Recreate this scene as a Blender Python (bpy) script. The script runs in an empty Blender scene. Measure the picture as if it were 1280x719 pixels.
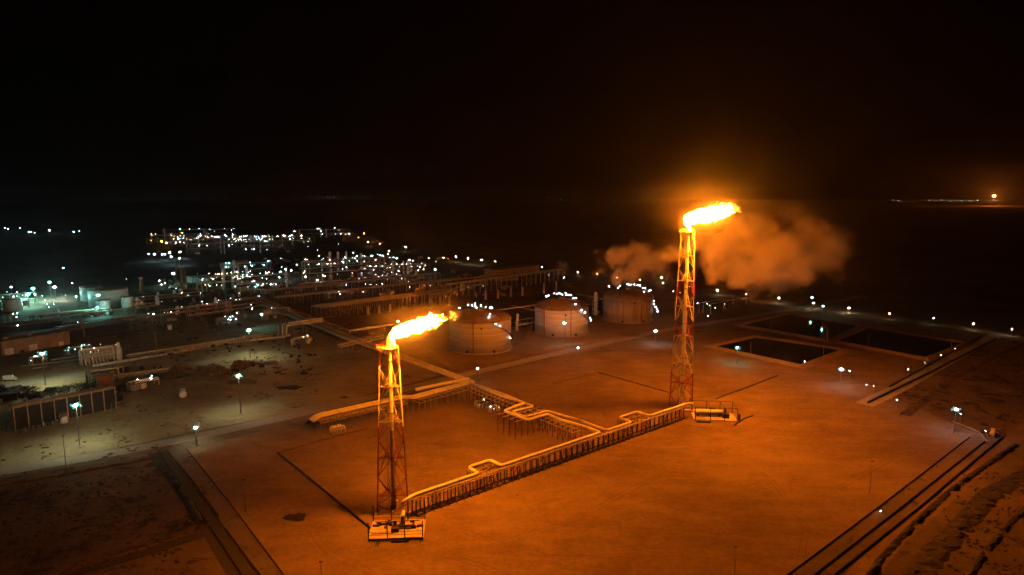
import bpy, math, random
from mathutils import Vector, Matrix, noise
random.seed(7)
PI = math.pi
SC = bpy.context.scene
C = SC.collection

# ------------------------------------------------------------------ camera, world, exposure
F, HY, H = 800.0, 246.0, 108.0            # focal length in photo pixels, horizon row, camera height (m)
PITCH = math.atan((359.5 - HY) / F)
cp, sp = math.cos(PITCH), math.sin(PITCH)
cam = bpy.data.cameras.new("camera"); camo = bpy.data.objects.new("camera", cam); C.objects.link(camo)
camo.location = (0, 0, H); camo.rotation_euler = (PI/2 - PITCH, 0, 0)
cam.sensor_width = 36; cam.lens = 36 * F / 1280; cam.clip_start = 1; cam.clip_end = 90000
SC.camera = camo
W = bpy.data.worlds.new("World"); SC.world = W; W.use_nodes = True
nt = W.node_tree; bgn = nt.nodes["Background"]
sky = nt.nodes.new("ShaderNodeTexSky"); sky.sky_type = 'NISHITA'; sky.sun_disc = False
sky.sun_elevation = math.radians(-9); sky.sun_rotation = math.radians(200)   # long after dusk
nt.links.new(sky.outputs[0], bgn.inputs[0]); bgn.inputs[1].default_value = 0.05
SC.view_settings.view_transform = 'Standard'; SC.view_settings.look = 'None'
SC.view_settings.exposure = 0; SC.view_settings.gamma = 1
cy = SC.cycles
cy.max_bounces = 4; cy.diffuse_bounces = 2; cy.glossy_bounces = 3; cy.transmission_bounces = 3
cy.volume_bounces = 0; cy.transparent_max_bounces = 16; cy.sample_clamp_indirect = 2.0
cy.caustics_reflective = False; cy.caustics_refractive = False
cy.use_denoising = True; cy.use_light_tree = True
cy.volume_step_rate = .4; cy.volume_max_steps = 1024
HAZE = 3.2e-5
LS = .5                                   # lamp strength factor
FL = (760.0, 172.0, 6.0)                    # flare radiance

# ------------------------------------------------------------------ pixel <-> world
def G(px, py, z=0.0):
    a = (px - 640) / F; b = -(py - 359.5) / F
    t = (z - H) / (-sp + b * cp)
    return Vector((a * t, (cp + b * sp) * t, z))
def VP(px, py, Y):                          # point at world depth Y on the ray of a pixel
    a = (px - 640) / F; b = -(py - 359.5) / F
    t = Y / (cp + b * sp)
    return Vector((a * t, Y, H + (-sp + b * cp) * t))
def ztop(Y, py):
    k = (359.5 - py) / F
    return H - Y * (sp - k * cp) / (cp + k * sp)
A_ANG, B_ANG = math.radians(39.2), math.radians(129.7)
DA = Vector((math.cos(A_ANG), math.sin(A_ANG), 0)); DB = Vector((math.cos(B_ANG), math.sin(B_ANG), 0))

# ------------------------------------------------------------------ materials
def mat(name, col, rough=0.8, metal=0.0, var=0.25, scale=0.5, bump=0.0, col2=None, detail=5, spec=0.3):
    m = bpy.data.materials.new(name); m.use_nodes = True
    n = m.node_tree.nodes; l = m.node_tree.links; p = n["Principled BSDF"]
    p.inputs["Roughness"].default_value = rough; p.inputs["Metallic"].default_value = metal
    p.inputs["Specular IOR Level"].default_value = spec
    tc = n.new("ShaderNodeNewGeometry"); ns = n.new("ShaderNodeTexNoise")
    ns.inputs["Scale"].default_value = scale; ns.inputs["Detail"].default_value = detail; ns.inputs["Roughness"].default_value = 0.62
    l.new(tc.outputs["Position"], ns.inputs["Vector"])
    r = n.new("ShaderNodeValToRGB"); l.new(ns.outputs["Fac"], r.inputs[0])
    c2 = col2 or tuple(c * (1 - var) for c in col); c1 = tuple(min(1, c * (1 + var * .5)) for c in col) if not col2 else col
    r.color_ramp.elements[0].position = .35; r.color_ramp.elements[1].position = .65
    r.color_ramp.elements[0].color = (*c2, 1); r.color_ramp.elements[1].color = (*c1, 1)
    l.new(r.outputs[0], p.inputs["Base Color"])
    if bump:
        b = n.new("ShaderNodeBump"); b.inputs["Strength"].default_value = 1; b.inputs["Distance"].default_value = bump
        l.new(ns.outputs["Fac"], b.inputs["Height"]); l.new(b.outputs[0], p.inputs["Normal"])
    return m
def emis(name, col, s):
    m = bpy.data.materials.new(name); m.use_nodes = True
    n = m.node_tree.nodes; n.clear()
    e = n.new("ShaderNodeEmission"); o = n.new("ShaderNodeOutputMaterial")
    e.inputs[0].default_value = (*col, 1); e.inputs[1].default_value = s
    m.node_tree.links.new(e.outputs[0], o.inputs[0]); return m

def sand_mat(name, hi, lo, streak=0.5, patch=0.02, bump=.35, dark=None, darkpos=.5):
    """wind-blown soil: large patches, wheel-streaks, fine grain"""
    m = bpy.data.materials.new(name); m.use_nodes = True
    n = m.node_tree.nodes; l = m.node_tree.links; p = n["Principled BSDF"]
    p.inputs["Roughness"].default_value = .95; p.inputs["Specular IOR Level"].default_value = .1
    g = n.new("ShaderNodeNewGeometry")
    def nz(scale, detail=6, mapping=None, rough=.6, dist=0):
        t = n.new("ShaderNodeTexNoise"); t.inputs["Scale"].default_value = scale; t.inputs["Detail"].default_value = detail
        t.inputs["Roughness"].default_value = rough; t.inputs["Distortion"].default_value = dist
        if mapping:
            mp = n.new("ShaderNodeMapping"); mp.inputs["Rotation"].default_value = (0, 0, mapping[0]); mp.inputs["Scale"].default_value = (mapping[1], mapping[2], 1)
            l.new(g.outputs["Position"], mp.inputs[0]); l.new(mp.outputs[0], t.inputs["Vector"])
        else: l.new(g.outputs["Position"], t.inputs["Vector"])
        return t
    a = nz(patch, 7, dist=.6); b = nz(.12, 5, (.55, .45, 1.2), dist=.8); c = nz(.55, 8, rough=.7)
    def mul(x, k):
        q = n.new("ShaderNodeMath"); q.operation = 'MULTIPLY'; l.new(x, q.inputs[0]); q.inputs[1].default_value = k; return q.outputs[0]
    def add(x, y):
        q = n.new("ShaderNodeMath"); q.operation = 'ADD'; l.new(x, q.inputs[0]); l.new(y, q.inputs[1]); return q.outputs[0]
    big = nz(patch * .28, 3, dist=1.2)
    w = add(add(add(mul(a.outputs[0], .30), mul(big.outputs[0], .30)), mul(b.outputs[0], .2 * streak * 2)), mul(c.outputs[0], .2))
    r = n.new("ShaderNodeValToRGB"); l.new(w, r.inputs[0])
    r.color_ramp.elements[0].position = .41; r.color_ramp.elements[1].position = .58
    r.color_ramp.elements[0].color = (*lo, 1); r.color_ramp.elements[1].color = (*hi, 1)
    out = r.outputs[0]
    if dark:
        d = nz(.09, 9, rough=.72, dist=.8); rr = n.new("ShaderNodeValToRGB"); l.new(d.outputs[0], rr.inputs[0])
        rr.color_ramp.elements[0].position = darkpos; rr.color_ramp.elements[1].position = darkpos + .1
        mx = n.new("ShaderNodeMixRGB"); l.new(rr.outputs[0], mx.inputs[0]); l.new(out, mx.inputs[1]); mx.inputs[2].default_value = (*dark, 1); out = mx.outputs[0]
    l.new(out, p.inputs["Base Color"])
    f = nz(.9, 8, rough=.75)
    bm = n.new("ShaderNodeBump"); bm.inputs["Strength"].default_value = 1; bm.inputs["Distance"].default_value = bump
    l.new(add(f.outputs[0], mul(a.outputs[0], 4)), bm.inputs["Height"]); l.new(bm.outputs[0], p.inputs["Normal"])
    return m

M = dict(
    bank=sand_mat("bank_sand", (.29, .20, .12), (.18, .12, .07), patch=.05, bump=.3),
    desert=sand_mat("desert_soil", (.20, .15, .10), (.11, .085, .06), dark=(.05, .045, .035), darkpos=.56, bump=.6),
    pad=sand_mat("pad_sand", (.248, .174, .098), (.112, .073, .040), patch=.013, bump=.22),
    yard=sand_mat("yard_soil", (.36, .30, .17), (.19, .15, .09), dark=(.10, .08, .055), darkpos=.57),
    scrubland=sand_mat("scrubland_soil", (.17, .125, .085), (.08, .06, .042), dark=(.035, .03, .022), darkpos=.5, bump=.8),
    road=sand_mat("road_dust", (.31, .29, .26), (.23, .21, .185), bump=.12),
    darkroad=sand_mat("dark_road", (.07, .062, .055), (.045, .04, .036), bump=.1),
    concrete=mat("concrete", (.36, .33, .28), .9, 0, .3, .8, .03),
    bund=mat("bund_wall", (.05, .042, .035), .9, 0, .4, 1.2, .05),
    steel=mat("galvanised_steel", (.26, .24, .21), .6, .3, .3, 1.5),
    darksteel=mat("dark_weathered_steel", (.055, .045, .038), .7, .2, .4, 2),
    pipe=mat("insulated_pipe_cladding", (.82, .74, .50), .36, 0, .15, .35, spec=.6),
    pipe2=mat("dull_pipe", (.52, .42, .29), .5, .1, .3, .6),
    paleroad=mat("pale_pipe", (.50, .42, .34), .6, 0, .25, .4),
    white=mat("off_white_paint", (.74, .74, .70), .5, 0, .18, .35),
    tank=mat("tank_shell_paint", (.50, .44, .38), .55, 0, .14, .25),
    tank2=mat("tank_roof_paint", (.24, .17, .12), .7, 0, .25, .25),
    red=mat("oxide_red_steel", (.26, .05, .03), .7, 0, .3, 1),
    roofrust=mat("rusty_roof_sheet", (.26, .15, .08), .7, 0, .35, .3),
    tan=mat("tan_wall_panel", (.34, .24, .14), .85, 0, .25, .3),
    dark=mat("dark_opening", (.03, .028, .026), .9, 0, .3, 1),
    rubber=mat("black_rubber", (.02, .02, .02), .9, 0, .2, 1),
    glass=mat("dark_glass", (.03, .035, .04), .15, 0, .1, 1, spec=.6),
    leaf=mat("dry_shrub_foliage", (.085, .075, .035), .95, 0, .5, .8),
    leaf2=mat("green_foliage", (.05, .07, .03), .95, 0, .5, .8),
    bark=mat("bark", (.08, .06, .04), .95, 0, .4, 2),
    rubble=mat("rubble_soil", (.16, .115, .075), .95, 0, .5, .5, .1),
    yellow=mat("yellow_machine_paint", (.5, .30, .05), .5, 0, .2, .5),
)
def water_mat():
    m = bpy.data.materials.new("pond_water"); m.use_nodes = True
    n = m.node_tree.nodes; l = m.node_tree.links; p = n["Principled BSDF"]
    p.inputs["Base Color"].default_value = (.004, .006, .007, 1); p.inputs["Roughness"].default_value = .06; p.inputs["IOR"].default_value = 1.2
    g = n.new("ShaderNodeNewGeometry"); t = n.new("ShaderNodeTexNoise"); t.inputs["Scale"].default_value = .7; t.inputs["Detail"].default_value = 3
    l.new(g.outputs["Position"], t.inputs["Vector"])
    b = n.new("ShaderNodeBump"); b.inputs["Distance"].default_value = .02; b.inputs["Strength"].default_value = 1
    l.new(t.outputs[0], b.inputs["Height"]); l.new(b.outputs[0], p.inputs["Normal"]); return m
M['water'] = water_mat()
def shell_mat(name, col, col2, vertical=False):
    """welded tank shell: courses of plates with slightly different tone, streaks of dust"""
    m = mat(name, col, .5, 0, .2, .2)
    n = m.node_tree.nodes; l = m.node_tree.links; p = n["Principled BSDF"]
    g = n.new("ShaderNodeTexCoord"); mp = n.new("ShaderNodeMapping")
    mp.inputs["Scale"].default_value = (.5, .5, .02) if vertical else (.01, .01, .42)
    l.new(g.outputs["Object"], mp.inputs[0])
    t = n.new("ShaderNodeTexNoise"); t.inputs["Scale"].default_value = 2.2; t.inputs["Detail"].default_value = 3; l.new(mp.outputs[0], t.inputs["Vector"])
    r = n.new("ShaderNodeValToRGB"); l.new(t.outputs[0], r.inputs[0])
    r.color_ramp.elements[0].position = .4; r.color_ramp.elements[1].position = .6
    r.color_ramp.elements[0].color = (*col2, 1); r.color_ramp.elements[1].color = (*col, 1)
    l.new(r.outputs[0], p.inputs["Base Color"]); return m
M['shellA'] = shell_mat("tank_shell_courses", (.46, .39, .33), (.34, .28, .23))
M['shellB'] = shell_mat("tank_shell_pale", (.60, .56, .52), (.46, .42, .38))
M['shellC'] = shell_mat("tank_shell_vertical_ribs", (.44, .32, .21), (.30, .21, .13), True)
def band_mat(name, red, white, spans):
    """aviation marking: red between the given heights, off-white elsewhere"""
    m = mat(name, white, .55, 0, .2, 1)
    n = m.node_tree.nodes; l = m.node_tree.links; p = n["Principled BSDF"]
    g = n.new("ShaderNodeNewGeometry"); s = n.new("ShaderNodeSeparateXYZ"); l.new(g.outputs["Position"], s.inputs[0])
    src = p.inputs["Base Color"].links[0].from_socket
    for lo, hi in spans:
        c = n.new("ShaderNodeMath"); c.operation = 'COMPARE'; l.new(s.outputs[2], c.inputs[0]); c.inputs[1].default_value = (lo + hi) / 2; c.inputs[2].default_value = (hi - lo) / 2
        mx = n.new("ShaderNodeMixRGB"); l.new(c.outputs[0], mx.inputs[0]); l.new(src, mx.inputs[1]); mx.inputs[2].default_value = (*red, 1); src = mx.outputs[0]
    l.new(src, p.inputs["Base Color"]); return m
M['bandN'] = band_mat("red_white_banded_paint_short_tower", (.20, .035, .02), (.60, .50, .36), ((-1, 31), (52, 61)))
M['bandF'] = band_mat("red_white_banded_paint_tall_tower", (.30, .05, .03), (.66, .54, .38), ((-1, 19), (38, 46), (58, 66)))
M['bandR'] = band_mat("riser_insulation", (.30, .20, .12), (.72, .62, .42), ((-1, 29),))

# ------------------------------------------------------------------ mesh builder
class MB:
    def __init__(s): s.v = []; s.f = []
    def add(s, vs, fs):
        o = len(s.v); s.v += [tuple(v) for v in vs]; s.f += [tuple(i + o for i in f) for f in fs]; return s
    def box(s, c, d, rz=0.0, top=1.0):
        c = Vector(c); R = Matrix.Rotation(rz, 3, 'Z'); vs = []
        for z in (-1, 1):
            k = top if z > 0 else 1
            for x, y in ((-1, -1), (1, -1), (1, 1), (-1, 1)):
                vs.append(c + R @ Vector((x * d[0] / 2 * k, y * d[1] / 2 * k, z * d[2] / 2)))
        return s.add(vs, [(3, 2, 1, 0), (4, 5, 6, 7), (0, 1, 5, 4), (1, 2, 6, 5), (2, 3, 7, 6), (3, 0, 4, 7)])
    def bar(s, a, b, r, n=4, r2=None):
        a, b = Vector(a), Vector(b); d = (b - a)
        if d.length < 1e-5: return s
        d.normalize(); u = d.cross(Vector((0, 0, 1)) if abs(d.z) < .95 else Vector((1, 0, 0))).normalized(); w = d.cross(u)
        r2 = r if r2 is None else r2; vs = []
        for p, q in ((a, r), (b, r2)):
            for i in range(n):
                t = 2 * PI * (i + .5) / n; vs.append(p + (u * math.cos(t) + w * math.sin(t)) * q)
        fs = [(i, (i + 1) % n, n + (i + 1) % n, n + i) for i in range(n)] + [tuple(range(n - 1, -1, -1)), tuple(range(n, 2 * n))]
        return s.add(vs, fs)
    def tube(s, pts, r, n=8):
        pts = [Vector(p) for p in pts]; m = len(pts); vs = []
        for i, p in enumerate(pts):
            d = (pts[min(i + 1, m - 1)] - pts[max(i - 1, 0)]).normalized()
            u = d.cross(Vector((0, 0, 1)) if abs(d.z) < .95 else Vector((0, 1, 0))).normalized(); w = d.cross(u)
            k = 1.0
            if 0 < i < m - 1:
                c_ = (pts[i] - pts[i - 1]).normalized().dot((pts[i + 1] - pts[i]).normalized()); k = 1 / max(.6, math.sqrt(max(.05, (1 + c_) / 2)))
            rr = r[i] if isinstance(r, (list, tuple)) else r
            for j in range(n):
                t = 2 * PI * j / n; vs.append(p + (u * math.cos(t) * k + w * math.sin(t)) * rr)
        fs = []
        for i in range(m - 1):
            for j in range(n): fs.append((i * n + j, i * n + (j + 1) % n, (i + 1) * n + (j + 1) % n, (i + 1) * n + j))
        fs += [tuple(range(n - 1, -1, -1)), tuple((m - 1) * n + j for j in range(n))]
        return s.add(vs, fs)
    def lathe(s, c, prof, n=16):                  # prof: (radius, z) bottom to top
        c = Vector(c); vs = []
        for r, z in prof:
            for j in range(n):
                t = 2 * PI * j / n; vs.append(c + Vector((r * math.cos(t), r * math.sin(t), z)))
        fs = []
        for i in range(len(prof) - 1):
            for j in range(n): fs.append((i * n + j, i * n + (j + 1) % n, (i + 1) * n + (j + 1) % n, (i + 1) * n + j))
        fs += [tuple(range(n - 1, -1, -1)), tuple((len(prof) - 1) * n + j for j in range(n))]
        return s.add(vs, fs)
    def ball(s, c, r, sub=1, sq=1.0, jit=0):
        c = Vector(c); t = (1 + 5 ** .5) / 2
        v = [Vector(x).normalized() for x in ((-1, t, 0), (1, t, 0), (-1, -t, 0), (1, -t, 0), (0, -1, t), (0, 1, t), (0, -1, -t), (0, 1, -t), (t, 0, -1), (t, 0, 1), (-t, 0, -1), (-t, 0, 1))]
        f = [(0, 11, 5), (0, 5, 1), (0, 1, 7), (0, 7, 10), (0, 10, 11), (1, 5, 9), (5, 11, 4), (11, 10, 2), (10, 7, 6), (7, 1, 8), (3, 9, 4), (3, 4, 2), (3, 2, 6), (3, 6, 8), (3, 8, 9), (4, 9, 5), (2, 4, 11), (6, 2, 10), (8, 6, 7), (9, 8, 1)]
        for _ in range(sub - 1):
            cache = {}; nf = []
            def mid(a, b):
                k = (min(a, b), max(a, b))
                if k not in cache: v.append(((v[a] + v[b]) / 2).normalized()); cache[k] = len(v) - 1
                return cache[k]
            for a, b, d in f:
                x, y, z = mid(a, b), mid(b, d), mid(d, a); nf += [(a, x, z), (b, y, x), (d, z, y), (x, y, z)]
            f = nf
        return s.add([c + Vector((p.x * r, p.y * r, p.z * r * sq)) * (1 + random.uniform(-jit, jit)) for p in v], f)
    def mesh(s, name, m, org=(0, 0, 0), smooth=False):
        o = Vector(org); me = bpy.data.meshes.new(name)
        me.from_pydata([tuple(Vector(v) - o) for v in s.v], [], s.f); me.update()
        if smooth: me.polygons.foreach_set("use_smooth", [True] * len(me.polygons))
        if m: me.materials.append(M[m] if isinstance(m, str) else m)
        return me
    def build(s, name, m, parent=None, smooth=False, world=False):
        org = parent.location if (parent and world) else (0, 0, 0)
        if parent is None and s.v and world:
            org = s.v[0]
        o = bpy.data.objects.new(name, s.mesh(name, m, org, smooth)); C.objects.link(o)
        if parent: o.parent = parent
        elif world: o.location = org
        return o
def thing(name, label, cat, loc=(0, 0, 0), rz=0.0, group=None):
    o = bpy.data.objects.new(name, None); o.empty_display_size = .5; C.objects.link(o)
    o.location = loc; o.rotation_euler = (0, 0, rz); tag(o, label, cat, group); return o
def tag(o, label, cat, group=None):
    o['label'] = label; o['category'] = cat
    if group: o['group'] = group
    return o
def kind(o, k): o['kind'] = k; return o
def inst(me, name, parent, loc=(0, 0, 0), rz=0.0, sc=None):
    o = bpy.data.objects.new(name, me); C.objects.link(o); o.parent = parent; o.location = loc; o.rotation_euler = (0, 0, rz)
    if sc: o.scale = sc
    return o
def fillet(P, rad, k=5):
    P = [Vector(p) for p in P]; out = [P[0]]
    for i in range(1, len(P) - 1):
        a = (P[i - 1] - P[i]); b = (P[i + 1] - P[i]); r = min(rad, a.length * .45, b.length * .45); a.normalize(); b.normalize()
        p0, p1 = P[i] + a * r, P[i] + b * r
        for j in range(k + 1):
            t = j / k; out.append((1 - t) ** 2 * p0 + 2 * t * (1 - t) * P[i] + t * t * p1)
    return out + [P[-1]]
def strip(name, path, w, z, m, w2=None):
    P = [Vector((p[0], p[1], z)) for p in path]; b = MB(); n = len(P); vs = []
    for i, p in enumerate(P):
        d = (P[min(i + 1, n - 1)] - P[max(i - 1, 0)]).normalized(); q = Vector((-d.y, d.x, 0)); ww = w + ((w2 or w) - w) * i / max(1, n - 1)
        vs += [p + q * ww / 2, p - q * ww / 2]
    b.add(vs, [(2 * i + 1, 2 * i + 3, 2 * i + 2, 2 * i) for i in range(n - 1)])
    return kind(b.build(name, m), 'structure')
def sheet(name, pts, z, m):
    b = MB(); b.add([(p[0], p[1], z) for p in pts], [tuple(range(len(pts)))])
    me = b.mesh(name, m); me.update()
    if me.polygons[0].normal.z < 0: b.f = [tuple(reversed(b.f[0]))]; me = b.mesh(name, m)
    o = bpy.data.objects.new(name, me); C.objects.link(o); return kind(o, 'structure')
def berm(name, path, w, h, m, seed=0, rough=.5, step=2.5, n=9):
    """uneven earth bank along a path, ragged in plan and height"""
    P = [Vector((p[0], p[1], 0)) for p in path]; Q = []
    for a, b_ in zip(P, P[1:]):
        k = max(1, int((b_ - a).length / step)); Q += [a.lerp(b_, i / k) for i in range(k)]
    Q.append(P[-1]); b = MB(); vs = []
    for i, p in enumerate(Q):
        d = (Q[min(i + 1, len(Q) - 1)] - Q[max(i - 1, 0)]).normalized(); q = Vector((-d.y, d.x, 0))
        for j in range(n):
            t = j / (n - 1) * 2 - 1; x = p + q * t * w / 2
            e = noise.fractal(Vector((x.x * .25 + seed, x.y * .25, seed)), .8, 2, 4)
            x = x + q * e * w * .18 * (1 - abs(t) * .3) * rough
            vs.append((x.x, x.y, max(-.05, h * (1 - t * t) * (1 + rough * 1.4 * e) + .25 * rough * e * (abs(t) < .95)) if abs(t) < .999 else -.05))
    m_ = len(Q); fs = [(i * n + j, (i + 1) * n + j, (i + 1) * n + j + 1, i * n + j + 1) for i in range(m_ - 1) for j in range(n - 1)]
    b.add(vs, [tuple(reversed(f)) for f in fs]); return b.build(name, m)
ORD = ["leftmost", "second from the left", "third from the left", "fourth from the left", "fifth from the left", "sixth from the left", "seventh from the left", "eighth from the left", "ninth from the left", "tenth from the left", "eleventh from the left", "twelfth from the left", "thirteenth from the left", "fourteenth from the left", "fifteenth from the left", "sixteenth from the left", "seventeenth from the left", "eighteenth from the left", "nineteenth from the left", "twentieth from the left", "twenty-first from the left", "twenty-second from the left", "twenty-third from the left", "twenty-fourth from the left"]
def ordn(i, n): return "rightmost" if i == n - 1 and n > 1 else ORD[min(i, 23)]

# ------------------------------------------------------------------ ground, pads, roads
sheet('ground', [(-22000, -1500), (22000, -1500), (22000, 26000), (-22000, 26000)], 0, 'desert')
sheet('flare_pad', [G(*p).xy[:] for p in ((235, 562), (395, 522), (480, 500), (600, 476), (800, 432), (890, 436), (1000, 460), (1100, 500), (1212, 548), (1100, 632), (985, 719), (940, 800), (380, 800), (355, 719))], .03, 'pad')
sheet('plant_yard', [G(*p).xy[:] for p in ((-120, 620), (0, 592), (240, 540), (392, 512), (560, 466), (420, 425), (330, 385), (150, 400), (-120, 455))], .02, 'yard')
sheet('tank_yard', [G(*p).xy[:] for p in ((430, 425), (600, 470), (850, 412), (980, 388), (800, 356), (560, 370))], .025, 'pad')
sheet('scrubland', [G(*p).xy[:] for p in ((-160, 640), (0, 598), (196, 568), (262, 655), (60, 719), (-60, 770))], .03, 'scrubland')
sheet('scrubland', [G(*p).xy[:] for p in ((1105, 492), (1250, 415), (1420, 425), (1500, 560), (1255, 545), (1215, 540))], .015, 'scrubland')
sheet('pond_yard', [G(*p).xy[:] for p in ((1000, 461), (1080, 500), (1160, 452), (1160, 449), (1052, 437), (1001, 458))], .022, 'pad')
strip('road', fillet([G(-80, 603), G(120, 571), G(250, 545), G(392, 514), G(600, 464), G(700, 441), G(830, 413), G(1010, 384), G(1080, 370)], 15), 8.5, .06, 'road')
strip('road', [G(-60, 486), G(30, 480), G(150, 458), G(240, 447)], 9, .05, 'road')
strip('road', fillet([G(120, 437), G(180, 428), G(320, 410), G(420, 395)], 12), 7, .05, 'road')
strip('road', fillet([G(1080, 506), G(1120, 487), G(1190, 448), G(1250, 416)], 10), 9, .05, 'road')
strip('service_road', [G(1060, 740), G(1110, 680), G(1180, 620), G(1262, 552), G(1300, 525)], 7, .05, 'pad')
strip('asphalt_track', fillet([G(196, 566), G(262, 655), G(325, 760)], 8), 6.5, .07, 'darkroad')
strip('dirt_track', [G(20, 760), G(100, 715), G(185, 690), G(270, 662)], 5, .06, 'darkroad')
for i, pts in enumerate((((350, 378), (470, 361), (560, 349), (650, 338)), ((560, 324), (640, 333), (760, 350), (900, 368), (1010, 381), (1120, 397), (1260, 418)), ((150, 322), (260, 318), (400, 318), (520, 326)), ((120, 348), (200, 352), (300, 342), (440, 340)))):
    strip('road', [G(*p) for p in pts], 7, .05 + .004 * i, 'pad')

def wheel_track(name, pts, gauge, w, m='trackmark', seed=0):
    P = [Vector((G(*p).x, G(*p).y, 0)) for p in pts]; Q = []
    for a, b_ in zip(P, P[1:]): Q += [a.lerp(b_, i / 8) for i in range(8)]
    Q = [q + Vector((noise.noise(q * .02 + Vector((seed, 0, 0))), noise.noise(q * .02 + Vector((0, seed, 9))), 0)) * 3.5 for q in Q + [P[-1]]]
    Q = [Q[0]] + [(Q[i - 1] + Q[i] * 2 + Q[i + 1]) / 4 for i in range(1, len(Q) - 1)] + [Q[-1]]
    b = MB()
    for sgn in ((-1, 1) if gauge else (0,)):
        vs = []
        for i, p in enumerate(Q):
            d = (Q[min(i + 1, len(Q) - 1)] - Q[max(i - 1, 0)]).normalized(); q = Vector((-d.y, d.x, 0)); c = p + q * sgn * gauge / 2; ww = w * (.6 + .6 * abs(noise.noise(c * .15)))
            vs += [c + q * ww / 2 + Vector((0, 0, .036)), c - q * ww / 2 + Vector((0, 0, .036))]
        b.add(vs, [(2 * i + 1, 2 * i + 3, 2 * i + 2, 2 * i) for i in range(len(Q) - 1)])
    return kind(b.build(name, m), 'structure')
M['trackmark'] = sand_mat("wheel_track_soil", (.19, .12, .07), (.12, .075, .042), patch=.05, bump=.2)
for i, pts in enumerate((((690, 580), (722, 592), (742, 606), (756, 620), (776, 624)),)): wheel_track('drag_mark', pts, 0, .35, seed=i)
for i, pts in enumerate((((560, 660), (700, 700), (860, 690), (1000, 640), (1120, 570)), ((540, 690), (620, 715), (700, 760)), ((930, 540), (1000, 525), (1090, 530), (1180, 545)), ((900, 560), (960, 600), (1010, 660), (1000, 719)),
        ((420, 560), (520, 545), (620, 545), (700, 560)), ((300, 600), (360, 620), (420, 690), (470, 719)), ((650, 470), (700, 478), (760, 500), (820, 480), (900, 460)), ((560, 700), (720, 650), (860, 580), (960, 540), (1060, 500)), ((760, 640), (880, 620), (1010, 600), (1120, 600)))):
    wheel_track('wheel_tracks', pts, 1.9, .42, seed=i * 3.7)

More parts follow.
